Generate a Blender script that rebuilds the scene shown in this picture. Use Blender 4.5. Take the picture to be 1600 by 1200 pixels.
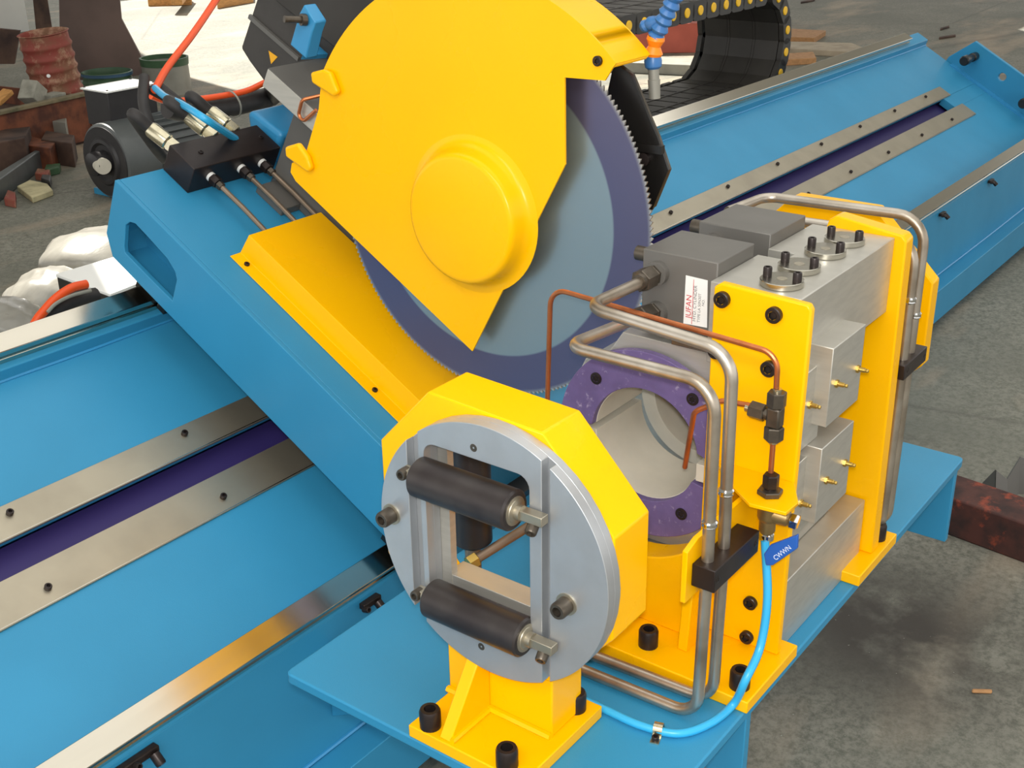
import bpy, bmesh, math, random
from mathutils import Vector, Matrix
import numpy as np
random.seed(7)
C = bpy.context.scene.collection
for o in list(bpy.data.objects): bpy.data.objects.remove(o)
sc = bpy.context.scene

# ------------------------------------------------------------------ camera
# world: X along the machine bed, Y across it, Z up; origin on the pipe axis at the front of the roller ring; metres
F = 1895.0
_x = np.array([1545.0, -857.0, F]); _x /= np.linalg.norm(_x)
_z = -np.array([60.0, 4300.0, F]); _z = _z - _x*(_x@_z); _z /= np.linalg.norm(_z)
_y = np.cross(_z, _x)
R = np.array([_x, _y, _z])
CAM = -R @ (np.array([-38.0, 268.0, F])/F*1.7)
cam = bpy.data.cameras.new('camera'); camo = bpy.data.objects.new('camera', cam); C.objects.link(camo)
cam.sensor_width = 36.0; cam.lens = F*36.0/1600.0; cam.clip_start = 0.05; cam.clip_end = 200
M = Matrix((( R[0,0], -R[0,1], -R[0,2]), (R[1,0], -R[1,1], -R[1,2]), (R[2,0], -R[2,1], -R[2,2]))).to_4x4()
M.translation = Vector(CAM); camo.matrix_world = M
sc.camera = camo

# ------------------------------------------------------------------ world, sun, lights, exposure
sc.view_settings.view_transform = 'Standard'; sc.view_settings.look = 'None'
sc.view_settings.gamma = 1.0; sc.view_settings.use_curve_mapping = False
sc.view_settings.exposure = 0.05
w = bpy.data.worlds.new('world'); sc.world = w; w.use_nodes = True
bg = w.node_tree.nodes['Background']; bg.inputs[0].default_value = (1.0, 0.985, 0.955, 1); bg.inputs[1].default_value = 1.35
SUN = Vector((-0.25, -0.55, -0.8)).normalized()
sl = bpy.data.lights.new('sun', 'SUN'); sl.energy = 11.0; sl.angle = 0.009; sl.color = (1, 0.95, 0.86)
so = bpy.data.objects.new('sun', sl); C.objects.link(so); so.location = (4, 6, 12); so.rotation_euler = SUN.to_track_quat('-Z', 'Y').to_euler()
CEIL = 4.5
def fill_panel(x, y, sx, sy, e):  # added overhead fill: unseen area lamps for brightness and rail reflections
    l = bpy.data.lights.new('added_roof_fill', 'AREA'); l.shape = 'RECTANGLE'; l.size = sx; l.size_y = sy; l.energy = e; l.color = (1, 0.985, 0.95)
    o = bpy.data.objects.new('added_roof_fill', l); C.objects.link(o); o.location = (x, y, CEIL-0.06)
fill_panel(2.6, 0.2, 8.0, 8.0, 230)
fill_panel(-4.2, -1.8, 2.0, 5.0, 260)
fill_panel(9.5, 0.6, 2.0, 5.5, 70)
fl = bpy.data.lights.new('camera_flash', 'AREA'); fl.shape = 'DISK'; fl.size = 0.05; fl.energy = 20.0; fl.color = (1, 0.98, 0.95)
fo = bpy.data.objects.new('camera_flash', fl); C.objects.link(fo)
fm = M.copy(); fm.translation = Vector(CAM) + Vector(_x*0.0) + Vector((0, 0, 0.05)); fo.matrix_world = fm

# ------------------------------------------------------------------ picking helpers: a pixel of the survey photograph on a known plane
def ray(u, v): return R @ np.array([u-800.0, v-600.0, F])
def onX(u, v, x): d = ray(u, v); return CAM + (x-CAM[0])/d[0]*d
def onY(u, v, y): d = ray(u, v); return CAM + (y-CAM[1])/d[1]*d
def onZ(u, v, z): d = ray(u, v); return CAM + (z-CAM[2])/d[2]*d
def YZ(x, *pts): return [tuple(onX(u, v, x)[1:]) for u, v in pts]
# sloping frame of the machine bed: s up the slope, n away from its face
SY, SZ = 0.6875, -0.51
TH = math.radians(30); ct, st = math.cos(TH), math.sin(TH)
def S(x, s, n): return (x, SY + s*ct - n*st, SZ + s*st + n*ct)
def SP(s, n): return (SY + s*ct - n*st, SZ + s*st + n*ct)
NV = np.array([0, -st, ct])
def onN(u, v, n):
    d = ray(u, v); P = np.array([0, SY, SZ]) + n*NV; p = CAM + ((P-CAM)@NV)/(d@NV)*d
    return (p[0], (p[1]-SY)*ct + (p[2]-SZ)*st)
def onXs(u, v, x):
    p = onX(u, v, x); return ((p[1]-SY)*ct + (p[2]-SZ)*st, -(p[1]-SY)*st + (p[2]-SZ)*ct)
FLOOR = -1.08

# ------------------------------------------------------------------ materials
def lin(r, g, b):
    f = lambda c: ((c/255+0.055)/1.055)**2.4 if c > 10 else c/255/12.92
    return (f(r), f(g), f(b), 1)
def mat(name, col, rough=0.5, metal=0.0, var=0.0, vscale=20, bump=0.0, bscale=200, col2=None, spec=None, stretch=None, coat=0, wear=0.0, wearcol=None, wscale=6):
    m = bpy.data.materials.new(name); m.use_nodes = True; nt = m.node_tree; N = nt.nodes; L = nt.links
    b = N['Principled BSDF']; b.inputs['Base Color'].default_value = col; b.inputs['Roughness'].default_value = rough; b.inputs['Metallic'].default_value = metal
    if spec is not None: b.inputs['Specular IOR Level'].default_value = spec
    if coat: b.inputs['Coat Weight'].default_value = coat; b.inputs['Coat Roughness'].default_value = 0.08
    tc = N.new('ShaderNodeNewGeometry'); src = tc.outputs['Position']
    if stretch:
        mp = N.new('ShaderNodeMapping'); mp.inputs['Scale'].default_value = stretch; L.new(src, mp.inputs['Vector']); src2 = mp.outputs[0]
    else: src2 = src
    out = None
    if var or col2:
        nz = N.new('ShaderNodeTexNoise'); nz.inputs['Scale'].default_value = vscale; nz.inputs['Detail'].default_value = 6; L.new(src2, nz.inputs['Vector'])
        mx = N.new('ShaderNodeMix'); mx.data_type = 'RGBA'
        c2 = col2 or tuple(max(0, c*(1-var)) for c in col[:3]) + (1,)
        mx.inputs['A'].default_value = col; mx.inputs['B'].default_value = c2
        cr = N.new('ShaderNodeValToRGB'); cr.color_ramp.elements[0].position = 0.4; cr.color_ramp.elements[1].position = 0.66
        L.new(nz.outputs[0], cr.inputs[0]); L.new(cr.outputs[0], mx.inputs['Factor']); out = mx.outputs['Result']
        rr = N.new('ShaderNodeMapRange'); rr.inputs['To Min'].default_value = rough*0.85; rr.inputs['To Max'].default_value = min(1, rough*1.2)
        L.new(nz.outputs[0], rr.inputs['Value']); L.new(rr.outputs[0], b.inputs['Roughness'])
    if wear:
        n3 = N.new('ShaderNodeTexNoise'); n3.inputs['Scale'].default_value = wscale; n3.inputs['Detail'].default_value = 8; n3.inputs['Roughness'].default_value = 0.7; L.new(src, n3.inputs['Vector'])
        c3 = N.new('ShaderNodeValToRGB'); c3.color_ramp.elements[0].position = 0.62-wear*0.25; c3.color_ramp.elements[1].position = 0.72-wear*0.2; L.new(n3.outputs[0], c3.inputs[0])
        m3 = N.new('ShaderNodeMix'); m3.data_type = 'RGBA'; L.new(c3.outputs[0], m3.inputs['Factor']); m3.inputs['B'].default_value = wearcol
        if out: L.new(out, m3.inputs['A'])
        else: m3.inputs['A'].default_value = col
        out = m3.outputs['Result']
    if out: L.new(out, b.inputs['Base Color'])
    if bump:
        n2 = N.new('ShaderNodeTexNoise'); n2.inputs['Scale'].default_value = bscale; n2.inputs['Detail'].default_value = 3; L.new(src2, n2.inputs['Vector'])
        bp = N.new('ShaderNodeBump'); bp.inputs['Strength'].default_value = bump; bp.inputs['Distance'].default_value = 0.002; L.new(n2.outputs[0], bp.inputs['Height']); L.new(bp.outputs[0], b.inputs['Normal'])
    return m
BLUE = mat('blue_enamel', lin(50, 138, 180), 0.42, var=0.07, vscale=3, bump=0.12, bscale=420, spec=0.35)
BLUEG = mat('blue_bright_enamel', lin(52, 140, 190), 0.35, bump=0.06, bscale=300)
YEL = mat('yellow_enamel', lin(253, 186, 0), 0.27, var=0.03, vscale=4, bump=0.03, bscale=60, spec=0.22)
STEEL = mat('ground_steel', lin(190, 186, 174), 0.24, 1.0, var=0.12, vscale=2.0, stretch=(1, 14, 14))
RAILM = mat('rail_steel', lin(206, 200, 186), 0.17, 1.0, var=0.06, vscale=2.0, stretch=(1, 10, 10))
STRIP = mat('strip_steel', lin(176, 168, 150), 0.42, 0.85, var=0.12, vscale=7)
ALU = mat('milled_aluminium', lin(196, 193, 184), 0.4, 0.65, var=0.1, vscale=9, bump=0.05, bscale=300, stretch=(3, 1, 12))
ALUR = mat('turned_aluminium', lin(184, 187, 190), 0.42, 0.7, var=0.1, vscale=14)
TUBE = mat('bent_steel_tube', lin(196, 188, 176), 0.36, 0.9, var=0.22, vscale=9, col2=lin(150, 138, 122))
TUBED = mat('dull_steel_tube', lin(148, 130, 112), 0.45, 0.75, var=0.2, vscale=14)
COP = mat('copper_tube', lin(200, 122, 78), 0.34, 0.85, var=0.25, vscale=30)
BRASS = mat('brass', lin(206, 172, 92), 0.28, 0.95)
BRASSD = mat('dull_brass', lin(168, 140, 92), 0.42, 0.8, var=0.2, vscale=40)
OXIDE = mat('black_oxide', lin(52, 44, 42), 0.36, 0.5, var=0.3, vscale=60)
FITT = mat('dark_fitting', lin(96, 88, 78), 0.38, 0.7, var=0.25, vscale=70)
ZINC = mat('zinc_plate', lin(214, 206, 178), 0.25, 0.95, var=0.15, vscale=50)
CHROME = mat('chrome', lin(225, 225, 225), 0.1, 1.0)
BLACK = mat('black_anodised', lin(38, 28, 26), 0.4, 0.2, var=0.25, vscale=30)
BLACKP = mat('black_painted', lin(24, 22, 20), 0.32, var=0.3, vscale=12)
ROLL = mat('roller_steel', lin(60, 55, 53), 0.4, 0.3, var=0.35, vscale=16, col2=lin(44, 38, 38))
RUBBER = mat('black_rubber', lin(46, 43, 42), 0.6, var=0.2, vscale=30)
PLAS = mat('black_nylon', lin(58, 55, 52), 0.55, var=0.35, vscale=9, bump=0.2, bscale=90)
PLASD = mat('chain_nylon', lin(50, 47, 43), 0.5, var=0.25, vscale=9)
GREYP = mat('grey_painted', lin(96, 94, 90), 0.42, var=0.1, vscale=8)
GREYC = mat('cylinder_grey', lin(106, 103, 98), 0.42, 0.2, var=0.08, vscale=10)
PURP = mat('purple_anodised', lin(108, 92, 140), 0.48, 0.1, var=0.2, vscale=25, wear=0.16, wearcol=lin(160, 148, 178), wscale=60, bump=0.1, bscale=120)
CREAM = mat('cast_nylon', lin(214, 208, 192), 0.5, var=0.18, vscale=7)
NAVY = mat('slot_navy', lin(50, 40, 100), 0.55)
ORANGE = mat('orange_hose', lin(238, 84, 26), 0.4)
ORANGEP = mat('orange_nylon', lin(255, 138, 20), 0.4)
LOCB = mat('blue_nylon', lin(52, 108, 168), 0.35)
AIR = mat('blue_hose', lin(50, 170, 222), 0.35)
WHITE = mat('white_enamel', lin(240, 240, 236), 0.4)
PAPER = mat('label_paper', lin(232, 230, 226), 0.5)
INKR = mat('red_ink', lin(200, 50, 60), 0.6); INKG = mat('grey_ink', lin(110, 108, 108), 0.6); INKW = mat('white_ink', lin(225, 232, 244), 0.6)
WARN = mat('warning_yellow', lin(236, 170, 20), 0.5); DOT = mat('plug_yellow', lin(236, 184, 20), 0.4)
HANDLE = mat('blue_vinyl', lin(40, 92, 176), 0.3)
MOTG = mat('motor_grey', lin(88, 92, 92), 0.42, var=0.12, vscale=10)
MOTD = mat('motor_black', lin(42, 40, 42), 0.42, var=0.2, vscale=10)
RUST = mat('rusty_iron', lin(120, 66, 40), 0.75, var=0.5, vscale=9, col2=lin(74, 40, 28), bump=0.4, bscale=60)
RUSTD = mat('dark_rust', lin(84, 62, 50), 0.8, col2=lin(48, 34, 30), vscale=5, bump=0.4, bscale=50)
RUSTRED = mat('rusted_red_paint', lin(138, 62, 52), 0.7, col2=lin(124, 88, 64), vscale=7, wear=0.45, wearcol=lin(168, 132, 106), wscale=8)
REDCH = mat('red_oxide_primer', lin(176, 84, 66), 0.6, var=0.15, vscale=5)
REDBEAM = mat('burnt_red_beam', lin(74, 38, 30), 0.7, col2=lin(40, 26, 24), vscale=14, wear=0.3, wearcol=lin(140, 60, 36), wscale=11, bump=0.3, bscale=50)
MOSS = mat('dusty_top', lin(122, 110, 84), 0.8, col2=lin(84, 82, 60), vscale=12)
GALV = mat('galvanised_grey', lin(150, 148, 138), 0.55, 0.3, var=0.2, vscale=6)
GREEN = mat('green_enamel', lin(60, 92, 62), 0.5, var=0.3, vscale=8)
CONC = mat('broken_concrete', lin(150, 148, 136), 0.9, var=0.3, vscale=14, bump=0.4, bscale=50)
WOOD = mat('yellow_timber', lin(206, 150, 84), 0.6, var=0.3, vscale=6, stretch=(1, 8, 8))
WOODB = mat('grey_timber', lin(170, 156, 134), 0.7, var=0.25, vscale=6)
BAG = mat('clear_film', lin(150, 147, 138), 0.28, var=0.25, vscale=5, bump=1.0, bscale=10, stretch=(1, 2.5, 0.6))
LIME = mat('limewash', lin(200, 200, 196), 0.9, var=0.08, vscale=2)
ROOFM = mat('roof_sheet', lin(205, 204, 198), 0.8)
BARK = mat('offcut_wood', lin(176, 130, 84), 0.7, var=0.2, vscale=30)

# floor: oily workshop concrete
def floor_mat():
    m = bpy.data.materials.new('oily_concrete'); m.use_nodes = True; nt = m.node_tree; N = nt.nodes; L = nt.links
    b = N['Principled BSDF']; b.inputs['Roughness'].default_value = 0.72
    g = N.new('ShaderNodeNewGeometry')
    def noise(scale, det, rough=0.6, st_=None):
        n = N.new('ShaderNodeTexNoise'); n.inputs['Scale'].default_value = scale; n.inputs['Detail'].default_value = det; n.inputs['Roughness'].default_value = rough
        if st_:
            mp = N.new('ShaderNodeMapping'); mp.inputs['Scale'].default_value = st_; mp.inputs['Rotation'].default_value = (0, 0, 0.5); L.new(g.outputs['Position'], mp.inputs['Vector']); L.new(mp.outputs[0], n.inputs['Vector'])
        else: L.new(g.outputs['Position'], n.inputs['Vector'])
        return n.outputs[0]
    def ramp(src, p0, p1, c0=(0,0,0,1), c1=(1,1,1,1)):
        r = N.new('ShaderNodeValToRGB'); r.color_ramp.elements[0].position = p0; r.color_ramp.elements[1].position = p1
        r.color_ramp.elements[0].color = c0; r.color_ramp.elements[1].color = c1; L.new(src, r.inputs[0]); return r.outputs[0]
    def mix(f, a, bb):
        x = N.new('ShaderNodeMix'); x.data_type = 'RGBA'
        if isinstance(f, float): x.inputs['Factor'].default_value = f
        else: L.new(f, x.inputs['Factor'])
        for k, vv in (('A', a), ('B', bb)):
            if isinstance(vv, tuple): x.inputs[k].default_value = vv
            else: L.new(vv, x.inputs[k])
        return x.outputs['Result']
    base = mix(ramp(noise(1.1, 5), 0.35, 0.7), lin(140, 138, 126), lin(108, 108, 98))
    base = mix(ramp(noise(45, 6, 0.8), 0.42, 0.62), base, lin(96, 97, 86))
    base = mix(ramp(noise(0.55, 4, 0.6, (1, 3, 1)), 0.52, 0.75), base, lin(170, 152, 130))
    # oil soaked patch beside the machine
    v = N.new('ShaderNodeVectorMath'); v.operation = 'DISTANCE'; L.new(g.outputs['Position'], v.inputs[0]); v.inputs[1].default_value = tuple(onZ(1385, 985, FLOOR))
    mr = N.new('ShaderNodeMapRange'); mr.inputs['From Min'].default_value = 0.12; mr.inputs['From Max'].default_value = 0.62; mr.inputs['To Min'].default_value = 1.0; mr.inputs['To Max'].default_value = 0.0; L.new(v.outputs['Value'], mr.inputs['Value'])
    ad = N.new('ShaderNodeMath'); ad.operation = 'MULTIPLY'; L.new(mr.outputs[0], ad.inputs[0]); L.new(ramp(noise(5, 5), 0.15, 0.5), ad.inputs[1])
    base = mix(ad.outputs[0], base, lin(56, 51, 45))
    base = mix(ramp(noise(2.3, 6, 0.7), 0.62, 0.78), base, lin(70, 66, 58))
    v2 = N.new('ShaderNodeTexVoronoi'); v2.feature = 'DISTANCE_TO_EDGE'; v2.inputs['Scale'].default_value = 0.3; L.new(g.outputs['Position'], v2.inputs['Vector'])
    base = mix(ramp(v2.outputs['Distance'], 0.0, 0.006, (0.5,0.5,0.5,1), (0,0,0,1)), base, lin(80, 76, 70))
    base = mix(ramp(noise(90, 2, 0.5), 0.75, 0.79), base, lin(160, 160, 150))
    L.new(base, b.inputs['Base Color'])
    bp = N.new('ShaderNodeBump'); bp.inputs['Strength'].default_value = 0.35; bp.inputs['Distance'].default_value = 0.01; L.new(noise(30, 6), bp.inputs['Height']); L.new(bp.outputs[0], b.inputs['Normal'])
    return m
CONCRETE = floor_mat()

def blade_mat():
    m = bpy.data.materials.new('saw_steel'); m.use_nodes = True; nt = m.node_tree; N = nt.nodes; L = nt.links
    b = N['Principled BSDF']; b.inputs['Metallic'].default_value = 0.75; b.inputs['Roughness'].default_value = 0.33
    t = N.new('ShaderNodeTexCoord'); ln = N.new('ShaderNodeVectorMath'); ln.operation = 'LENGTH'; L.new(t.outputs['Object'], ln.inputs[0])
    r = N.new('ShaderNodeValToRGB'); e = r.color_ramp.elements; e[0].position = 0.0; e[0].color = lin(150, 166, 172)
    e[1].position = 0.287; e[1].color = lin(150, 166, 172)
    for p, c in ((0.288, lin(104, 102, 130)), (0.3585, lin(108, 104, 130)), (0.361, lin(190, 184, 176))):
        k = e.new(p); k.color = c
    L.new(ln.outputs['Value'], r.inputs[0]); L.new(r.outputs[0], b.inputs['Base Color'])
    n = N.new('ShaderNodeTexNoise'); n.inputs['Scale'].default_value = 60; L.new(t.outputs['Object'], n.inputs['Vector'])
    bp = N.new('ShaderNodeBump'); bp.inputs['Strength'].default_value = 0.06; bp.inputs['Distance'].default_value = 0.001; L.new(n.outputs[0], bp.inputs['Height']); L.new(bp.outputs[0], b.inputs['Normal'])
    return m
BLADE = blade_mat()

# ------------------------------------------------------------------ mesh helpers (all in world coordinates)
def V(*p): return Vector(p)
def hexa(bm, c8):
    v = [bm.verts.new(p) for p in c8]
    for f in ((0,1,2,3), (7,6,5,4), (0,4,5,1), (1,5,6,2), (2,6,7,3), (3,7,4,0)): bm.faces.new([v[i] for i in f])
def box(bm, x0, x1, y0, y1, z0, z1):
    hexa(bm, [(x0,y0,z0),(x0,y1,z0),(x1,y1,z0),(x1,y0,z0),(x0,y0,z1),(x0,y1,z1),(x1,y1,z1),(x1,y0,z1)])
def sbox(bm, x0, x1, s0, s1, n0, n1):
    hexa(bm, [S(x0,s0,n0),S(x0,s1,n0),S(x1,s1,n0),S(x1,s0,n0),S(x0,s0,n1),S(x0,s1,n1),S(x1,s1,n1),S(x1,s0,n1)])
def prism(bm, pts, vec, holes=()):
    """flat polygon (3d points), optional holes, extruded along vec"""
    vec = Vector(vec)
    if not holes:
        a = [bm.verts.new(p) for p in pts]; b = [bm.verts.new(Vector(p)+vec) for p in pts]
        bm.faces.new(a); bm.faces.new(b[::-1]); n = len(a)
        for i in range(n): bm.faces.new((a[i], b[i], b[(i+1) % n], a[(i+1) % n]))
        return
    t = bmesh.new(); edges = []; loops = []
    for lp in [pts] + list(holes):
        vs = [t.verts.new(p) for p in lp]; loops.append(vs)
        for i in range(len(vs)): edges.append(t.edges.new((vs[i], vs[(i+1) % len(vs)])))
    bmesh.ops.triangle_fill(t, use_beauty=True, use_dissolve=False, edges=edges)
    t.verts.index_update(); n = len(t.verts); co = [v.co.copy() for v in t.verts]
    a = [bm.verts.new(p) for p in co]; b = [bm.verts.new(p+vec) for p in co]
    for f in t.faces:
        ix = [v.index for v in f.verts]; bm.faces.new([a[i] for i in ix]); bm.faces.new([b[i] for i in ix[::-1]])
    for vs in loops:
        ix = [v.index for v in vs]
        for i in range(len(ix)):
            j = ix[(i+1) % len(ix)]; k = ix[i]; bm.faces.new((a[k], b[k], b[j], a[j]))
    t.free()
def prismX(bm, yz, x0, x1, holes=()):
    prism(bm, [(x0, y, z) for y, z in yz], (x1-x0, 0, 0), [[(x0, y, z) for y, z in h] for h in holes])
def prismY(bm, xz, y0, y1, holes=()):
    prism(bm, [(x, y0, z) for x, z in xz], (0, y1-y0, 0), [[(x, y0, z) for x, z in h] for h in holes])
def prismZ(bm, xy, z0, z1, holes=()):
    prism(bm, [(x, y, z0) for x, y in xy], (0, 0, z1-z0), [[(x, y, z0) for x, y in h] for h in holes])
def frame(d):
    d = Vector(d).normalized(); a = Vector((0, 0, 1)) if abs(d.z) < 0.9 else Vector((1, 0, 0))
    u = d.cross(a).normalized(); return d, u, u.cross(d)
def lathe(bm, p0, axis, prof, seg=24, cap=True, rot=0.0):
    """prof: list of (distance along axis, radius)"""
    d, u, v = frame(axis); p0 = Vector(p0); rings = []
    for t, r in prof:
        rings.append([bm.verts.new(p0 + d*t + (u*math.cos(rot+2*math.pi*i/seg) + v*math.sin(rot+2*math.pi*i/seg))*max(r, 1e-5)) for i in range(seg)])
    for a, b in zip(rings, rings[1:]):
        for i in range(seg): bm.faces.new((a[i], a[(i+1) % seg], b[(i+1) % seg], b[i]))
    if cap: bm.faces.new(rings[0][::-1]); bm.faces.new(rings[-1])
def cyl(bm, p0, p1, r, r2=None, seg=20, bev=0.0):
    p0, p1 = Vector(p0), Vector(p1); h = (p1-p0).length; r2 = r if r2 is None else r2
    pr = [(0, r), (h, r2)] if not bev else [(0, r-bev), (bev, r), (h-bev, r2), (h, r2-bev)]
    lathe(bm, p0, p1-p0, pr, seg)
def fillet(pts, rad, seg=6):
    pts = [Vector(p) for p in pts]; out = [pts[0]]
    for i in range(1, len(pts)-1):
        a, b, c = pts[i-1], pts[i], pts[i+1]; r = rad[i-1] if isinstance(rad, (list, tuple)) else rad
        u, v = (a-b).normalized(), (c-b).normalized(); ang = u.angle(v)
        if ang > math.radians(178) or r <= 0: out.append(b); continue
        t = min(r/math.tan(ang/2), (a-b).length*0.48, (c-b).length*0.48); r = t*math.tan(ang/2)
        bis = (u+v).normalized(); ce = b + bis*(r/math.sin(ang/2)); s0, s1 = b+u*t-ce, b+v*t-ce
        tot = s0.angle(s1); ax = s0.cross(s1).normalized()
        for k in range(seg+1): out.append(ce + Matrix.Rotation(tot*k/seg, 3, ax) @ s0)
    out.append(pts[-1]); return out
def smooth_path(pts, n=8):
    pts = [Vector(p) for p in pts]; P = [pts[0]*2-pts[1]] + pts + [pts[-1]*2-pts[-2]]; out = []
    for i in range(1, len(P)-2):
        a, b, c, d = P[i-1:i+3]
        for k in range(n):
            t = k/n; out.append(0.5*((2*b) + (c-a)*t + (2*a-5*b+4*c-d)*t*t + (3*b-a-3*c+d)*t*t*t))
    out.append(pts[-1]); return out
def tube(bm, path, r, seg=12):
    path = [Vector(p) for p in path]; n = len(path)
    d0 = (path[1]-path[0]).normalized(); _, u, _v = frame(d0); rings = []
    for i, p in enumerate(path):
        d = (path[min(i+1, n-1)] - path[max(i-1, 0)]).normalized(); u = (u - d*u.dot(d)).normalized(); v = d.cross(u)
        rings.append([bm.verts.new(p + (u*math.cos(2*math.pi*k/seg) + v*math.sin(2*math.pi*k/seg))*r) for k in range(seg)])
    for a, b in zip(rings, rings[1:]):
        for i in range(seg): bm.faces.new((a[i], a[(i+1) % seg], b[(i+1) % seg], b[i]))
    bm.faces.new(rings[0][::-1]); bm.faces.new(rings[-1])
def circ(cy, cz, r, n=32, a0=0.0, a1=2*math.pi, closed=True):
    return [(cy + r*math.cos(a0+(a1-a0)*i/(n if closed else n-1)), cz + r*math.sin(a0+(a1-a0)*i/(n if closed else n-1))) for i in range(n)]
def rrect(x0, x1, y0, y1, r, n=5):
    out = []
    for cx, cy, a in ((x1-r, y1-r, 0), (x0+r, y1-r, 90), (x0+r, y0+r, 180), (x1-r, y0+r, 270)):
        for k in range(n+1): t = math.radians(a+90*k/n); out.append((cx+r*math.cos(t), cy+r*math.sin(t)))
    return out

WLOC = {}
def put(o, parent, loc):
    WLOC[o.name] = Vector(loc)
    if parent: o.parent = parent; o.location = Vector(loc) - WLOC[parent.name]
    else: o.location = Vector(loc)
    return o
def tag(o, label=None, cat=None, group=None, kind=None):
    if label: o['label'] = label
    if cat: o['category'] = cat
    if group: o['group'] = group
    if kind: o['kind'] = kind
    return o
def obj(name, bm, m, parent=None, bevel=0.0, label=None, cat=None, group=None, kind=None, smooth=35, origin=None, seg=2):
    bmesh.ops.recalc_face_normals(bm, faces=bm.faces)
    co = np.array([v.co for v in bm.verts]); c = Vector((co.min(0)+co.max(0))/2) if origin is None else Vector(origin)
    bmesh.ops.translate(bm, verts=bm.verts, vec=-c)
    me = bpy.data.meshes.new(name); bm.to_mesh(me); bm.free(); me.materials.append(m)
    if smooth:
        for p in me.polygons: p.use_smooth = True
        me.set_sharp_from_angle(angle=math.radians(smooth))
    o = bpy.data.objects.new(name, me); C.objects.link(o); put(o, parent, c)
    if bevel:
        md = o.modifiers.new('bevel', 'BEVEL'); md.width = bevel; md.segments = seg; md.limit_method = 'ANGLE'; md.angle_limit = math.radians(40)
    return tag(o, label, cat, group, kind)
def thing(name, loc, label, cat, group=None):
    o = bpy.data.objects.new(name, None); C.objects.link(o); o.empty_display_size = 0.05; put(o, None, loc); return tag(o, label, cat, group)
def B(): return bmesh.new()
def bx(name, m, parent, x0, x1, y0, y1, z0, z1, **k): b = B(); box(b, x0, x1, y0, y1, z0, z1); return obj(name, b, m, parent, **k)
def sbx(name, m, parent, x0, x1, s0, s1, n0, n1, **k): b = B(); sbox(b, x0, x1, s0, s1, n0, n1); return obj(name, b, m, parent, **k)

_screws = {}
def screw(parent, pos, axis, r=0.008, h=0.011, m=None, name='bolt', hexhead=False):
    """socket cap screw seated at pos, head standing up along axis"""
    m = m or OXIDE; key = (round(r, 4), round(h, 4), m.name, hexhead)
    if key not in _screws:
        b = B()
        if hexhead: lathe(b, (0,0,0), (0,0,1), [(0, r*1.25), (0.2*h, r*1.25)], 16); lathe(b, (0,0,0.2*h), (0,0,1), [(0, r), (h*0.8, r), (h*0.8+0.0008, r*0.86)], 6)
        else:
            lathe(b, (0,0,-0.002), (0,0,1), [(0, r), (h*0.86+0.002, r), (h+0.002, r*0.88), (h+0.002, r*0.55)], 20, cap=False)
            lathe(b, (0,0,h*0.45), (0,0,1), [(0, 0.0001), (0.00001, r*0.5), (h*0.55, r*0.55)], 6, cap=False)
        bmesh.ops.recalc_face_normals(b, faces=b.faces)
        me = bpy.data.meshes.new('cap_screw'); b.to_mesh(me); b.free(); me.materials.append(m)
        for p in me.polygons: p.use_smooth = True
        me.set_sharp_from_angle(angle=math.radians(35)); _screws[key] = me
    o = bpy.data.objects.new(name, _screws[key]); C.objects.link(o); put(o, parent, pos)
    o.rotation_euler = Vector(axis).to_track_quat('Z', 'Y').to_euler(); return o
XN, XP, YN, YP, ZP = (-1,0,0), (1,0,0), (0,-1,0), (0,1,0), (0,0,1)
NS = tuple(NV)
def hexnut(bm, p, axis, r, h, bev=0.0015):
    lathe(bm, p, axis, [(0, r-bev), (bev, r), (h-bev, r), (h, r-bev)], 6, rot=0.4)

# ================================================================== SETTING
bx('floor', CONCRETE, None, -8, 26, -9, 22, FLOOR-0.1, FLOOR, kind='structure', smooth=0)
b = B()
DS = (CEIL-FLOOR)/0.8
def up(x, y): return (x + DS*0.25, y + DS*0.55)
holes = [[up(*p) for p in ((6.3, 7.6), (7.8, 4.7), (9.7, 4.15), (10.6, 5.6), (14.0, 8.5), (15.0, 15.0), (9.6, 15.0), (6.7, 9.2))],
         [up(*p) for p in ((0.95, 2.0), (2.0, 2.0), (2.4, 3.6), (3.4, 4.0), (3.3, 4.6), (1.5, 4.5), (0.6, 4.25), (1.5, 4.0), (1.75, 3.5))],
         [up(*p) for p in ((3.19, 5.13), (3.61, 5.13), (3.61, 5.43), (3.19, 5.43))],
         [up(*p) for p in ((13.5, 2.6), (17.5, 2.2), (17.5, 3.2), (14.0, 3.1))]]
prismZ(b, [(-8, -9), (26, -9), (26, 22), (-8, 22)], CEIL, CEIL+0.08, holes)  # unseen roof, its openings shaped to drop sun patches on chosen spots
obj('ceiling', b, ROOFM, None, kind='structure', smooth=0)
bx('wall_back', LIME, None, 1.0, 7.75, 13.2, 13.4, FLOOR, CEIL, kind='structure', smooth=0)

# ================================================================== MACHINE BED (tilted 30 degrees)
XA, XB = -3.2, 5.98
bed = thing('machine_bed', (1.4, 0.677, FLOOR), 'long blue enamelled saw bed with a tilted top carrying the steel rails', 'machine bed')
b = B(); prismX(b, [(0.677, FLOOR+0.04), (0.677, -0.56), SP(-0.033, -0.04), SP(0.034, -0.04), SP(0.034, -0.073), SP(0.401, -0.073), SP(0.401, -0.09), SP(0.034, -0.3), (0.76, FLOOR+0.04)], XA, XB)
obj('front_beam', b, BLUE, bed, bevel=0.003)
b = B(); prismX(b, [SP(0.484, -0.09), SP(0.484, -0.073), SP(0.845, -0.073), SP(0.852, -0.04), SP(0.925, -0.04), SP(0.935, -0.06), (SP(0.935, -0.06)[0], FLOOR+0.04), (SP(0.85, -0.1)[0], FLOOR+0.04), SP(0.85, -0.3)], XA, XB)
obj('rear_beam', b, BLUE, bed, bevel=0.003)
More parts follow.
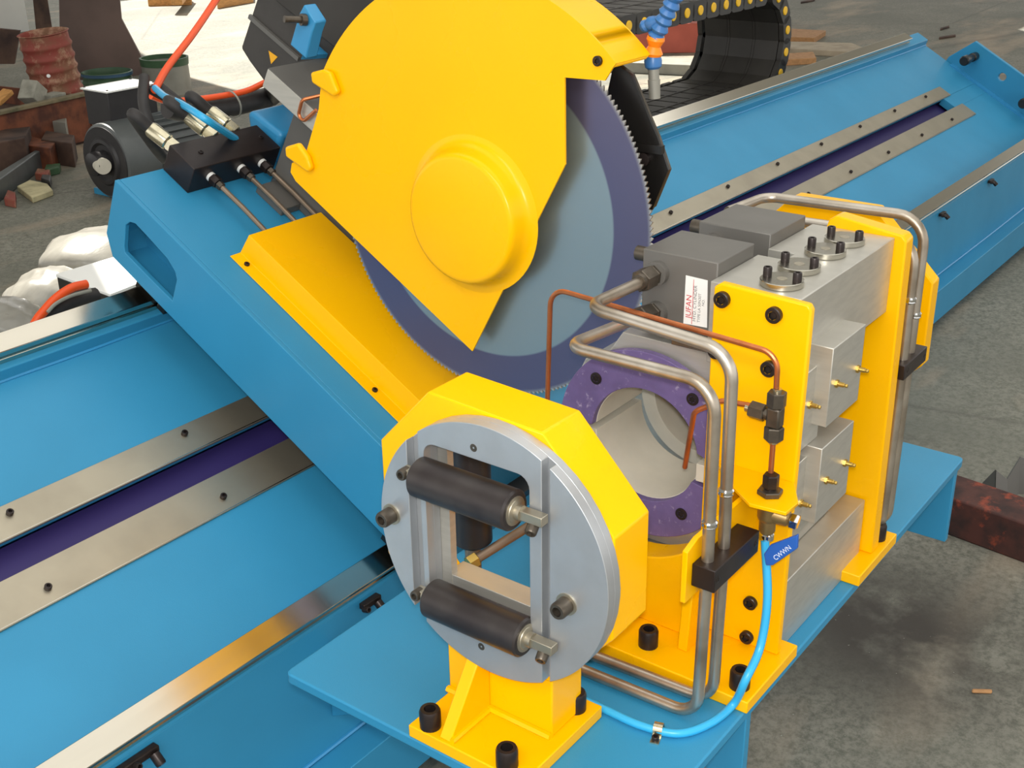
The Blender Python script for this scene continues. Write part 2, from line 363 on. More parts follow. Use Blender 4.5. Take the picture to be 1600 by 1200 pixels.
b = B(); sbox(b, 5.42, XB, 0.4012, 0.4838, -0.11, -0.0735); obj('slot_end_plate', b, BLUE, bed)
b = B(); sbox(b, XA, 5.6, 0.38, 0.5, -0.135, -0.125); obj('slot_trough', b, NAVY, bed)
b = B(); prismX(b, [(0.60, -0.895), (0.60, -0.88), (0.70, -0.88), (0.70, FLOOR), (0.64, FLOOR), (0.64, -1.03), (0.60, -1.03)], XA, XB+0.02); obj('foot_flange', b, BLUE, bed, bevel=0.002)
b = B(); tube(b, [(x, 0.674, -0.876+0.0015*math.sin(x*37)) for x in np.linspace(XA, XB, 60)], 0.005, 6); obj('weld_bead', b, BLUEG, bed)
b = B(); tube(b, [S(x, 0.846+0.001*math.sin(x*41), -0.072) for x in np.linspace(XA, XB, 80)], 0.005, 6); obj('weld_bead', b, BLUEG, bed)
b = B(); ep = [(SP(s, n)) for s, n in ((-0.05, -0.5), (0.70, -0.5), (0.70, -0.05), (0.63, 0.10), (0.02, 0.10), (-0.05, 0.02))]
prismX(b, ep, 5.985, 6.015, [circ(*SP(0.39, 0.03), 0.022, 16)]); obj('end_plate', b, BLUE, bed, bevel=0.003)
for s_ in (0.58, 0.185):
    b = B(); p = Vector(S(5.985, s_, 0.035)); lathe(b, p, XN, [(0, 0.024), (0.05, 0.024), (0.055, 0.018), (0.13, 0.018), (0.14, 0.027), (0.19, 0.027), (0.197, 0.022)], 20); obj('buffer', b, BLACKP, bed)
b = B(); sbox(b, 5.94, 5.985, -0.03, 0.66, -0.073, -0.066); obj('weld_bead', b, BLUEG, bed)

def rail(s0, label, xb, front):
    t = thing('linear_rail', S(1.4, s0, -0.04), label, 'rail', 'linear rails of the saw bed')
    h = 0.0265; pr = [(-h, -0.0395), (-h, -0.026), (-h+0.004, -0.0245), (-h+0.004, -0.014), (-h, -0.012), (-h, -0.0015), (-h+0.0015, 0), (h-0.0015, 0), (h, -0.0015), (h, -0.010), (h-0.006, -0.015), (h-0.006, -0.0285), (h-0.001, -0.033), (h-0.001, -0.0395)]
    b = B(); prismX(b, [SP(s0+a, n) for a, n in pr], XA, xb); obj('rail_bar', b, RAILM, t, smooth=0)
    if front:
        for k, x in enumerate((-0.16, 0.435, 4.10, 4.79)):
            L = 0.075 if k == 0 else 0.03
            b = B(); box(b, x-L*(1.6 if k == 0 else 1), x+0.024, 0.660, 0.6765, -0.582, -0.568); c = obj('rail_clamp', b, OXIDE, t, bevel=0.002)
            screw(c, (x+0.012, 0.66, -0.582), (0, -0.75, -0.66), 0.010, 0.022)
            screw(c, (x-0.03, 0.66, -0.577), (0, -0.95, 0.3), 0.007, 0.014)
    return t
rail(0.0, 'bright steel rail along the near edge of the blue bed, beside the mounting plate', 6.02, True)
rail(0.894, 'bright steel rail along the far edge of the blue bed, before the white box', 5.70, False)
def strip(s0, s1, x1, xs, label, ss):
    t = thing('slot_strip', S(1.4, (s0+s1)/2, -0.073), label, 'strip', 'steel strips beside the bed slot')
    b = B(); sbox(b, XA, x1, s0, s1, -0.0728, -0.067); obj('strip_plate', b, STRIP, t, bevel=0.0008)
    b = B(); sbox(b, XA, x1-0.01, (s1-0.014 if ss > 0.45 else s0), (s1 if ss > 0.45 else s0+0.0), -0.067, -0.0665) if False else sbox(b, XA, x1-0.02, s0+0.002, s0+0.004, -0.067, -0.0664); obj('edge_line', b, STEEL, t)
    for x in xs: screw(t, S(x, ss, -0.067), NS, 0.0075, 0.009)
strip(0.480, 0.556, 5.525, [-0.05-0.44*k for k in range(1, 7)] + [-0.05+0.4415*k for k in range(0, 13)], 'steel strip with cap screws on the far side of the dark bed slot', 0.532)
strip(0.311, 0.404, 5.522, [-0.09-0.44*k for k in range(1, 7)] + [-0.09+0.4415*k for k in range(0, 13)], 'steel strip with cap screws on the near side of the dark bed slot', 0.345)

# ================================================================== MOUNTING PLATE beside the bed
pl = thing('mounting_plate', (0.6, 0.05, -0.345), 'flat blue shelf plate carrying the yellow stands, bracketed off the bed', 'plate')
b = B(); prismZ(b, rrect(-0.067, 1.335, -0.279, 0.378, 0.012, 3), -0.345, -0.325); obj('top_plate', b, BLUE, pl, bevel=0.003)
for x0, zb in ((1.30, -0.525), (0.30, -0.485)):
    b = B(); prismX(b, [(-0.274, zb), (-0.274, -0.3455), (0.36, -0.3455), (0.6765, -0.62), (0.6765, -0.80), (0.1, zb)], x0, x0+0.018); obj('rib', b, BLUE, pl, bevel=0.002)

# ================================================================== ROLLER GUIDE STAND (yellow octagon housing on pedestal)
def octa(cy, cz, a, k): return [(cy+a, cz-k), (cy+a, cz+k), (cy+k, cz+a), (cy-k, cz+a), (cy-a, cz+k), (cy-a, cz-k), (cy-k, cz-a), (cy+k, cz-a)]
rs = thing('roller_stand', (0.04, 0, -0.325), 'yellow octagonal guide stand holding the round aluminium roller plate', 'stand')
bx('base_plate', YEL, rs, -0.067, 0.141, -0.106, 0.108, -0.3248, -0.303, bevel=0.002)
b = B(); prismX(b, [(-0.189, -0.083), (-0.188, 0.077), (-0.072, 0.199), (0.125, 0.208), (0.222, 0.105), (0.222, -0.09), (0.12, -0.2), (-0.085, -0.2)], 0.031, 0.12, [[(-0.1, -0.14), (-0.1, 0.132), (0.12, 0.132), (0.185, 0.07), (0.185, -0.09), (0.13, -0.15)]]); obj('housing', b, YEL, rs, bevel=0.0025)
b = B(); prismX(b, [(-0.085, -0.303), (0.112, -0.303), (0.112, -0.165), (-0.085, -0.165)], 0.036, 0.115); obj('column', b, YEL, rs, bevel=0.003)
b = B(); prismY(b, [(-0.062, -0.303), (0.0355, -0.303), (0.0355, -0.185), (0.02, -0.185)], 0.030, 0.052); obj('gusset', b, YEL, rs, bevel=0.002)
b = B(); tube(b, [(0.032, y, -0.300) for y in np.linspace(-0.085, 0.112, 8)], 0.006, 6); tube(b, [(-0.06, 0.028, -0.3), (0.03, 0.028, -0.3)], 0.005, 6); obj('weld_bead', b, YEL, rs)
for x, y in ((-0.049, 0.079), (0.112, -0.076), (-0.050, -0.066), (0.118, 0.08)): screw(rs, (x, y, -0.303), ZP, 0.0165, 0.032)

rr = thing('roller_plate', (0.0, 0, 0), 'round aluminium plate with two black rollers bolted to the yellow stand', 'roller plate')
OPEN = rrect(-0.073, 0.111, -0.130, 0.146, 0.02)
SL, SR = (0.121, 0.143), (-0.104, -0.093)
b = B()
# three pieces of the disc between its two through slots, and the web behind the slots
def seg_disc(y0, y1, r, x0, x1, hole=None):
    pts = []
    t0, t1 = math.acos(max(-1, min(1, y1/r))), math.acos(max(-1, min(1, y0/r)))
    n = 22
    pts += [(r*math.cos(t0+(t1-t0)*i/n), r*math.sin(t0+(t1-t0)*i/n)) for i in range(n+1)]
    pts += [(r*math.cos(t1+(t0-t1)*i/n), -r*math.sin(t1+(t0-t1)*i/n)) for i in range(n+1)]
    q = [pts[0]]
    for p in pts[1:]:
        if math.hypot(p[0]-q[-1][0], p[1]-q[-1][1]) > 1e-5: q.append(p)
    if math.hypot(q[0][0]-q[-1][0], q[0][1]-q[-1][1]) < 1e-5: q.pop()
    prismX(b, q, x0, x1, [hole] if hole else [])
seg_disc(0.143, 0.1999, 0.2, 0.0, 0.016); seg_disc(-0.093, 0.121, 0.2, 0.0, 0.016, OPEN); seg_disc(-0.1999, -0.106, 0.2, 0.0, 0.016)
seg_disc(-0.1999, 0.1999, 0.2, 0.0161, 0.0305, OPEN)
obj('ring_plate', b, ALUR, rr, bevel=0.0008, smooth=20)
b = B(); box(b, 0.0308, 0.044, 0.0935, 0.1165, -0.135, 0.1295); obj('inner_cheek', b, ALU, rr)
b = B(); box(b, 0.032, 0.072, -0.0775, 0.1045, -0.118, -0.083); obj('cross_bar', b, ALU, rr, bevel=0.001)
def roller(zc, y0, y1):
    b = B(); cyl(b, (-0.012, y0, zc), (-0.012, y1, zc), 0.0295, bev=0.003, seg=32); ro = obj('roller', b, ROLL, rr)
    for yy, ax in ((y0+0.001, YN), (y1-0.001, YP)):
        b = B(); lathe(b, (-0.012, yy, zc), ax, [(0, 0.021), (0.002, 0.021), (0.0025, 0.017), (0.0035, 0.0165), (0.005, 0.011), (0.0135, 0.011)], 24); obj('bearing', b, STRIP, ro)
    for ya, yb_ in ((y0-0.048, y0-0.008), (y1+0.008, y1+0.028)):
        b = B(); box(b, -0.019, -0.003, ya, yb_, zc-0.007, zc+0.007); obj('shaft_end', b, STRIP, ro, bevel=0.001)
    screw(rr, (-0.012, y0-0.030, zc-0.012), (-1, -0.25, -0.55), 0.0085, 0.014, FITT); screw(rr, (-0.012, y1+0.022, zc), XN, 0.0085, 0.014, FITT)
roller(0.0965, -0.058, 0.112); roller(-0.101, -0.074, 0.098)
for y, z in ((0.179, 0.007), (-0.134, -0.028)):
    b = B(); lathe(b, (0, y, z), XN, [(0, 0.0165), (0.002, 0.0165)], 24); obj('washer', b, STRIP, rr); screw(rr, (-0.002, y, z), XN, 0.0125, 0.022, FITT)
for y, z in ((0.02, 0.163), (0.016, -0.161)):
    b = B(); lathe(b, (0.0004, y, z), XN, [(0, 0.0062), (0.0008, 0.0058), (0.0009, 0.0048), (0.0002, 0.0001)], 16, cap=False); obj('threaded_hole', b, FITT, rr)
# upright guide roller and feed pipe seen through the opening
t = thing('guide_roller', (0.24, 0.235, -0.19), 'dark upright guide roller seen through the square opening of the roller plate', 'roller')
b = B(); cyl(b, (0.24, 0.222, -0.175), (0.24, 0.222, 0.02), 0.034, seg=28, bev=0.006); obj('roller_body', b, MOTD, t)
b = B(); lathe(b, (0.24, 0.222, -0.3248), ZP, [(0, 0.04), (0.01, 0.04), (0.01, 0.014), (0.1497, 0.014)], 20); obj('spindle', b, TUBED, t)
t = thing('lubricant_pipe', (0.25, 0.1, -0.2), 'thin dull pipe with a brass nut, seen through the roller plate opening', 'pipe')
p0, p1 = onX(745, 873, 0.21), onX(838, 815, 0.33); b = B(); tube(b, [p0, p1], 0.0085); obj('pipe', b, TUBED, t)
b = B(); hexnut(b, p0, Vector(p0)-Vector(p1), 0.0135, 0.018); obj('pipe_nut', b, BRASS, t)

# ================================================================== PIPE CLAMP (two yellow side plates, aluminium blocks, jaws)
cl = thing('pipe_clamp', (0.55, -0.1, -0.325), 'hydraulic pipe clamp of aluminium blocks and purple round jaws between yellow plates', 'clamp')
bx('base_plate', YEL, cl, 0.277, 0.46, -0.284, 0.14, -0.3248, -0.303, bevel=0.002)
b = B(); prismX(b, [(-0.269, -0.303), (-0.273, 0.296), (-0.268, 0.304), (-0.128, 0.310), (-0.117, 0.302), (-0.117, -0.303)], 0.413, 0.428); obj('front_plate', b, YEL, cl, bevel=0.003)
wall = [(0.13, -0.303), (0.13, -0.075)] + [(0.182*math.cos(t), 0.182*math.sin(t)) for t in np.linspace(math.radians(-28), math.radians(-128), 22)] + [(-0.1165, -0.145), (-0.1165, -0.303)]
b = B(); prismX(b, wall, 0.375, 0.427); obj('lower_wall', b, YEL, cl, bevel=0.003)
b = B(); prismY(b, [(0.335, -0.303), (0.4125, -0.303), (0.4125, -0.16), (0.374, -0.155), (0.345, -0.2)], -0.145, -0.127); obj('gusset', b, YEL, cl, bevel=0.002)
b = B(); prismY(b, [(0.175, -0.09), (0.175, -0.005), (0.205, 0.004), (0.4125, 0.004), (0.4125, -0.09)], -0.2205, -0.212); obj('tube_bracket', b, YEL, cl, bevel=0.001)
b = B(); prismZ(b, [(0.4125, -0.272), (0.4125, -0.135), (0.345, -0.205), (0.315, -0.245), (0.322, -0.30), (0.36, -0.302)], 0.012, 0.018); obj('valve_shelf', b, YEL, cl, bevel=0.001)
b = B(); box(b, 0.336, 0.4125, -0.198, -0.192, -0.05, 0.012); obj('shelf_web', b, YEL, cl)
bx('base_plate', YEL, cl, 0.715, 0.90, -0.288, 0.14, -0.3248, -0.303, bevel=0.002)
b = B(); prismX(b, [(-0.276, -0.303), (-0.270, 0.300), (-0.262, 0.309), (-0.145, 0.325), (-0.132, 0.316), (-0.10, 0.2), (0.10, 0.2), (0.10, -0.303)], 0.800, 0.835, [circ(0, 0.0, 0.13, 28)] if False else []); obj('rear_plate', b, YEL, cl, bevel=0.003)
for u, v in ((1130, 467), (1211, 491), (1120, 547), (1203, 575)):
    p = onX(u, v, 0.413); screw(cl, (0.413, p[1], p[2]), XN, 0.0125, 0.009)
for u, v in ((1172, 945), (1165, 1013)):
    p = onX(u, v, 0.405); screw(cl, (0.413, p[1]+0.002, max(p[2], -0.287)), XN, 0.0115, 0.008)
for x, y in ((0.317, -0.083), (0.307, -0.255), (0.862, -0.262)): screw(cl, (x, y, -0.303), ZP, 0.0165, 0.032)
# top block with the saw slot cut into it
b = B(); prismZ(b, [(0.4285, -0.25), (0.7995, -0.25), (0.7995, -0.103), (0.625, -0.103), (0.625, -0.15), (0.588, -0.15), (0.588, -0.103), (0.4285, -0.103)], 0.172, 0.304); obj('top_block', b, ALU, cl, bevel=0.0015)
b = B(); prismZ(b, [(0.4285, -0.216), (0.72, -0.216), (0.72, -0.125), (0.625, -0.125), (0.625, -0.16), (0.588, -0.16), (0.588, -0.125), (0.4285, -0.125)], -0.19, 0.1715); obj('core_block', b, ALU, cl)
bx('bottom_block', ALU, cl, 0.4285, 0.795, -0.254, 0.12, -0.3245, -0.192, bevel=0.0015)
def jaw(x0, x1, upper, face):
    sgn = 1 if upper else -1
    g = 0.010 if upper else 0.004
    def zz(z): return sgn*z
    a0 = math.asin(g/0.1); arc = [(0.1*math.cos(t), sgn*0.1*math.sin(t)) for t in np.linspace(math.pi-a0, a0, 26)]
    if upper: outl = [(-0.118, zz(g)), (-0.118, 0.182), (0.056, 0.182), (0.083, 0.14), (0.128, 0.118), (0.155, 0.06), (0.165, zz(g))]
    else: outl = [(-0.118, zz(g)), (-0.118, -0.186), (0.075, -0.186), (0.12, -0.12), (0.165, -0.06), (0.172, zz(g))]
    carrier = [(0.166*math.cos(t), sgn*0.166*math.sin(t)) for t in (0,)]
    # carrier block behind the jaw shell
    rin = 0.128; a1 = math.asin(g/rin); arc2 = [(rin*math.cos(t), sgn*rin*math.sin(t)) for t in np.linspace(math.pi-a1, a1, 26)]
    pts = [p for p in outl if not (abs(p[1]) <= abs(g)+1e-6)]
    body = [(-0.14, zz(g))] + [(-0.14, pts[0][1])] + pts[1:] + [outl[-1]] + arc2[::-1]
    b = B(); prismX(b, body, x0+0.008, x1); obj('jaw_carrier', b, ALU, cl, bevel=0.001)
    ro = 0.1275; a2 = math.asin(g/ro); arco = [(ro*math.cos(t), sgn*ro*math.sin(t)) for t in np.linspace(a2, math.pi-a2, 26)]
    b = B(); prismX(b, arc + arco, x0+0.002, x1-0.004); j = obj('jaw', b, CREAM, cl)
    if face:
        ro = 0.166; e = 0.0
        aa = math.radians(8 if upper else 3)
        if upper:
            fo = [(ro*math.cos(t), ro*math.sin(t)) for t in np.linspace(math.radians(2), math.radians(186-8), 34)]
            fi = [(0.101*math.cos(t), 0.101*math.sin(t)) for t in np.linspace(math.radians(172), math.radians(6), 26)]
        else:
            fo = [(ro*math.cos(t), -ro*math.sin(t)) for t in np.linspace(math.radians(14), math.radians(164), 34)]
            fi = [(0.101*math.cos(t), -0.101*math.sin(t)) for t in np.linspace(math.radians(157), math.radians(22), 26)]
        fo = [(max(y, -0.124), z) for y, z in fo]
        q = []
        for p in fo+fi:
            if not q or math.hypot(p[0]-q[-1][0], p[1]-q[-1][1]) > 1e-4: q.append(p)
        b = B(); prismX(b, q, x0-0.012, x0+0.0015); f = obj('jaw_face', b, PURP, j, bevel=0.001)
        scr = ((0.093, 0.098), (-0.088, 0.107)) if upper else ((-0.078, -0.104),)
        for y, z in scr:
            screw(f, (x0-0.0115, y, z), XN, 0.0115, 0.004) if False else screw(cl, (x0-0.0125, y, z), XN, 0.0105, 0.002)
        if not upper:
            b = B(); box(b, x0-0.012, x0+0.0015, 0.101, 0.172, -0.036, -0.004); obj('jaw_tip', b, CREAM, j, bevel=0.001)
            b = B(); box(b, x0-0.012, x0+0.0015, -0.122, -0.1, -0.035, -0.004); obj('jaw_tip', b, CREAM, j, bevel=0.001)
jaw(0.432, 0.586, True, True); jaw(0.432, 0.586, False, True); jaw(0.627, 0.78, True, False); jaw(0.627, 0.78, False, False)
b = B(); prismX(b, circ(0, 0, 0.099, 30), 0.70, 0.725, [circ(0, 0, 0.083, 30)]); obj('stop_ring', b, STEEL, cl)
def cover_block(us, y, ydeep, nips):
    ps = [onY(u, v, y) for u, v in us]; x0 = max(ps[0][0], 0.4292); x1 = ps[1][0]; zt = ps[0][2]; zb = ps[1][2]
    b = B(); box(b, min(x0, x1), max(x0, x1), y, ydeep, min(zt, zb), max(zt, zb)); c = obj('cover_block', b, ALU, cl, bevel=0.0012)
    for u, v in nips:
        p = onY(u, v, y); b = B(); lathe(b, p, YN, [(0, 0.0065), (0.004, 0.0065)], 6); lathe(b, Vector(p)+Vector((0,-0.004,0)), YN, [(0, 0.004), (0.009, 0.0038), (0.010, 0.0026), (0.013, 0.0032), (0.015, 0.0022)], 12); obj('grease_nipple', b, BRASS, c)
cover_block(((1303, 545), (1340, 625)), -0.286, -0.2165, ((1306, 599), (1339, 576)))
cover_block(((1285, 702), (1322, 770)), -0.286, -0.2165, ((1290, 750), (1319, 723)))
cover_block(((1225, 612), (1277, 682)), -0.262, -0.2165, ((1264, 632),))
cover_block(((1212, 757), (1266, 815)), -0.262, -0.2165, ((1250, 786),))
b = B(); cyl(b, (0.61, -0.217, -0.05), (0.61, -0.232, -0.05), 0.02) ; obj('slot_plug', b, STEEL, cl)
for u, v in ((1320, 371), (1290, 389), (1249, 413), (1222, 436)):
    p = onZ(u, v, 0.313); b = B(); cyl(b, (p[0], p[1], 0.3042), (p[0], p[1], 0.314), 0.033, seg=36, bev=0.001); c = obj('gland_cap', b, STEEL, cl)
    screw(c, (p[0], p[1]+0.024, 0.314), ZP, 0.0068, 0.014); screw(c, (p[0], p[1]-0.024, 0.314), ZP, 0.0068, 0.014)
    b = B(); cyl(b, (p[0], p[1], 0.314), (p[0], p[1], 0.3143), 0.008); obj('centre_mark', b, STRIP, c)
def cylinder(x0, x1, label):
    b = B(); box(b, x0, x1, -0.1025, 0.03, 0.195, 0.326); c = obj('hydraulic_cylinder', b, GREYC, cl, bevel=0.002)
    for z, dy in ((0.292, 0.0), (0.225, 0.0)):
        b = B(); lathe(b, (x0, 0.0, z), XN, [(0, 0.019), (0.012, 0.019)], 20); obj('port_boss', b, GREYC, c)
    b = B(); cyl(b, (x0+0.02, 0.03, 0.31), (x0+0.02, 0.052, 0.31), 0.012); obj('bleed_plug', b, FITT, c)
    if label:
        q = [Vector(onX(u, v, x0)) for u, v in ((1072, 430), (1106, 438), (1105, 512), (1068, 505))]
        b = B(); prism(b, [(x0-0.0008, p.y, p.z) for p in q], (0.0007, 0, 0)); lb = obj('type_label', b, PAPER, c)
        uu = (q[1]-q[0]); dn = (q[3]-q[0])
        def line(txt, fu, fv, size, m, nm):
            cu = bpy.data.curves.new('lettering', 'FONT'); cu.body = txt; cu.size = size; cu.align_x = 'LEFT'; to = bpy.data.objects.new('tmp', cu); C.objects.link(to)
            dg = bpy.context.evaluated_depsgraph_get(); me = bpy.data.meshes.new_from_object(to.evaluated_get(dg)); bpy.data.objects.remove(to)
            me.materials.clear(); me.materials.append(m)
            o = bpy.data.objects.new(nm, me); C.objects.link(o); pos = q[3] + uu*fu - dn*fv; pos.x = x0-0.0011
            X_ = Vector((0, 0, 1)); Y_ = Vector((0, 1, 0)); Z_ = Vector((-1, 0, 0))
            # reading direction runs up the label
            put(o, c, pos); o.rotation_euler = Matrix((( X_.x, Y_.x, Z_.x), (X_.y, Y_.y, Z_.y), (X_.z, Y_.z, Z_.z))).to_euler()
        line('JUFAN', 0.33, 0.14, 0.0135, INKR, 'lettering'); line('HYD. CYLINDER', 0.56, 0.10, 0.0082, INKG, 'lettering'); line('TYPE LA 50N30T', 0.76, 0.10, 0.0066, INKG, 'lettering'); line('NO.', 0.92, 0.46, 0.0062, INKG, 'lettering')
        b = B(); box(b, x0-0.0012, x0-0.0009, q[0].y*0.62+q[1].y*0.38-0.0004, q[0].y*0.62+q[1].y*0.38+0.0004, q[3].z+0.002, q[0].z-0.004); obj('label_rule', b, INKR, c)
cylinder(0.452, 0.575, True); cylinder(0.634, 0.77, False)
b = B(); box(b, 0.445, 0.585, -0.1024, -0.03, 0.187, 0.1945); obj('clamp_shoe', b, STEEL, cl)
for x in (0.462,): screw(cl, (x, -0.055, 0.1955-0.001), ZP, 0.007, 0.011) if False else None
b = B(); box(b, 0.436, 0.452, -0.1005, -0.036, 0.183, 0.196); obj('clamp_shoe', b, STEEL, cl, bevel=0.001); screw(cl, (0.444, -0.046, 0.196), ZP, 0.0065, 0.009, FITT)

# ---- hydraulic tubes
XA1, XB1 = 0.208, 0.252
def htube(pts, rad, label, fit=None, r=0.0092, joints=(), weld=True):
    path = fillet(pts, rad, 7); t = thing('hydraulic_tube', pts[len(pts)//2], label, 'tube', 'bent steel hydraulic tubes')
    b = B(); tube(b, path, r, 14); obj('tube_run', b, TUBE, t)
    for jp in joints:
        b = B(); lathe(b, Vector(jp)-Vector((0,0,0.006)), ZP, [(0, r*1.02), (0.003, r*1.25), (0.006, r*1.16), (0.009, r*1.28), (0.012, r*1.02)], 14); obj('brazed_joint', b, CHROME, t)
    if fit:
        p, ax = Vector(fit[0]), Vector(fit[1])
        b = B(); hexnut(b, p, ax, 0.0185, 0.03); hexnut(b, p+ax*0.032, ax, 0.0165, 0.018); lathe(b, p-ax*0.006, ax, [(0, 0.0125), (0.006, 0.0145)], 16); obj('union_nut', b, FITT, t)
    return t
zA = 0.243; zB = 0.284
endA = onZ(1012, 486, zA); endB = onZ(1022, 418, zB)
yv = -0.234
htube([(0.452-0.03, 0.0, 0.225)] and [(0.40, 0.004, zA-0.012), (0.212, 0.012, zA), (0.205, yv, zA+0.004), (0.212, yv, -0.05), (0.216, yv+0.004, -0.3135), (0.204, 0.165, -0.3135)], [0.032, 0.045, 0, 0.04],
      'bent steel tube with the lower loop, nearest the roller stand, passing the black block', ((0.402, 0.004, 0.2295), (1, -0.05, -0.06)), joints=[(0.211, yv, 0.03)])
htube([(0.415, 0.004, zB+0.004), (0.256, 0.006, zB+0.008), (0.250, yv, zB-0.006), (0.258, yv-0.002, -0.05), (0.262, yv+0.002, -0.3135), (0.244, 0.165, -0.3135)], [0.032, 0.045, 0, 0.04],
      'bent steel tube with the upper loop, running down against the yellow clamp plate', ((0.402, 0.004, zB+0.006), (1, 0, 0)), joints=[(0.255, yv-0.001, 0.062)])
t = thing('tube_clip_block', (0.275, -0.236, -0.045), 'long black block gripping the two front steel tubes on a yellow tab', 'clip block', 'black tube blocks')
b = B(); box(b, 0.190, 0.330, -0.258, -0.2207, -0.067, -0.030); obj('block', b, BLACK, t, bevel=0.0015)
for x in (0.200, 0.320): screw(t, (x, -0.2565, -0.048), YN, 0.0055, 0.002)
def rear(u, v, x): return tuple(onX(u, v, x))
xC, xD = 0.915, 0.875
htube([(0.80, 0.06, 0.300), (xC, 0.04, 0.305), (xC, -0.262, 0.313), (xC-0.005, -0.264, 0.0), (xC-0.005, -0.262, -0.300), (xC, 0.1, -0.304)], [0.03, 0.05, 0, 0.04], 'bent steel tube behind the rear yellow plate, the outer of two', None, joints=[(xC-0.002, -0.2635, 0.135)])
htube([(0.80, 0.0, 0.275), (xD, -0.02, 0.280), (xD, -0.262, 0.286), (xD-0.004, -0.266, 0.0), (xD-0.004, -0.264, -0.300), (xD, 0.1, -0.304)], [0.03, 0.05, 0, 0.04], 'bent steel tube behind the rear yellow plate, the inner of two', None, joints=[(xD-0.002, -0.264, 0.175)])
t = thing('tube_clip_block', (0.89, -0.265, 0.05), 'short black block gripping the two steel tubes behind the rear yellow plate', 'clip block', 'black tube blocks')
b = B(); box(b, 0.842, 0.955, -0.281, -0.248, 0.035, 0.064); obj('block', b, BLACK, t, bevel=0.0015)
screw(t, (0.86, -0.2795, 0.05), YN, 0.0055, 0.002); screw(t, (0.945, -0.2795, 0.05), YN, 0.0055, 0.002)

# ---- exit guide behind the clamp
eg = thing('exit_guide_stand', (1.25, 0, -0.325), 'yellow octagonal guide stand standing behind the pipe clamp', 'stand')
b = B(); prismX(b, octa(0.02, 0.01, 0.222, 0.09), 1.20, 1.24, [circ(0, 0, 0.11, 28)]); obj('housing', b, YEL, eg, bevel=0.003)
b = B(); prismX(b, [(0.0, -0.303), (0.14, -0.303), (0.14, -0.2), (0.0, -0.2)], 1.203, 1.237); obj('column', b, YEL, eg)
bx('base_plate', YEL, eg, 1.14, 1.29, 0.0, 0.2, -0.3248, -0.303)

# ---- copper lubrication lines, tee, valve and air hose
def ctube(pts, rad, label, r=0.0042):
    b = B(); tube(b, fillet(pts, rad, 7), r, 10); return obj('copper_tube', b, COP, None, label=label, cat='tube', group='thin copper tubes')
XT = 0.366; TY = -0.252
def tz(u, v): p = onX(u, v, XT); return (XT, p[1], p[2])
ctube([tz(1213, 606), (XT, -0.2485, 0.240), (XT, 0.148, 0.262), (XT, 0.156, 0.02)], [0.028, 0.03], 'long thin copper tube arching over to the saw blade and hanging down')
ctube([tz(1176, 634), (XT, -0.165, 0.145), (XT-0.01, -0.125, 0.120), tuple(onX(1070, 730, 0.41))], [0.02, 0.02], 'short thin copper tube dropping slantwise across the purple jaw')
p0 = onX(895, 690, 0.40); p1 = onX(923, 693, 0.40); ctube([p0, (p0+p1)/2, p1], 0.0, 'stub of copper nozzle pointing into the left of the jaw', 0.005)
t = thing('tee_fitting', (XT, TY, 0.145), 'dark steel tee joining the copper tubes in front of the yellow plate', 'fitting')
b = B(); box(b, XT-0.0105, XT+0.0105, TY-0.0105, TY+0.0105, 0.126, 0.158); obj('tee_body', b, FITT, t, bevel=0.003)
b = B(); hexnut(b, (XT, TY, 0.158), ZP, 0.0145, 0.024); obj('nut', b, FITT, t)
b = B(); hexnut(b, (XT, TY, 0.126), (0,0,-1), 0.0145, 0.022); obj('nut', b, FITT, t)
b = B(); cyl(b, (XT, TY+0.0105, 0.142), (XT, TY+0.02, 0.143), 0.009); hexnut(b, (XT, TY+0.016, 0.143), (0, 1, 0.04), 0.0135, 0.024); obj('nut', b, FITT, t)
for fa, fb in (((XT, TY, 0.182), (XT, TY, 0.187)), ((XT, TY+0.04, 0.1445), (XT, TY+0.047, 0.1447)), ((XT, TY, 0.099), (XT, TY, 0.104))): b = B(); cyl(b, fa, fb, 0.0065); obj('ferrule', b, ZINC, t)
ctube([(XT, TY, 0.104), (XT-0.002, TY-0.001, 0.08), (XT-0.004, TY-0.002, 0.052)], 0, 'straight thin copper tube between the dark tee and the ball valve')
bv = thing('ball_valve', (0.36, -0.255, 0.01), 'dull brass ball valve with a blue lever hanging under the yellow shelf', 'valve')
VX, VY = 0.358, -0.257
b = B(); hexnut(b, (VX, VY, 0.030), ZP, 0.0125, 0.022); lathe(b, (VX, VY, 0.0262), ZP, [(0, 0.009), (0.005, 0.009)], 12); obj('nut', b, OXIDE, bv)
b = B(); hexnut(b, (VX, VY, 0.0182), ZP, 0.0195, 0.009); obj('lock_nut', b, FITT, bv)
b = B(); lathe(b, (VX, VY, 0.0118), (0,0,-1), [(0, 0.017), (0.004, 0.0185), (0.012, 0.0185), (0.014, 0.0165), (0.03, 0.0165), (0.036, 0.0145), (0.038, 0.0125), (0.055, 0.0125), (0.058, 0.011)], 20); obj('valve_body', b, BRASSD, bv)
b = B(); lathe(b, (VX, VY, -0.012), (0.15, -1, -0.12), [(0, 0.0145), (0.02, 0.0135), (0.03, 0.0125), (0.034, 0.009)], 18); obj('valve_neck', b, BRASSD, bv)
b = B(); hexnut(b, (VX+0.004, VY-0.034, -0.016), (0.15, -1, -0.12), 0.0125, 0.013); obj('lever_nut', b, CHROME, bv)
b = B(); cyl(b, (VX, VY, -0.0475), (VX, VY, -0.06), 0.0115, bev=0.002); obj('push_collar', b, CHROME, bv)
hp = [Vector(onX(u, v, 0.325)) for u, v in ((1193, 866), (1203, 852), (1246, 836), (1245, 858), (1207, 884), (1196, 884))]
b = B(); prism(b, hp, (0.007, 0, 0)); hd = obj('lever', b, HANDLE, bv, bevel=0.002, seg=3)
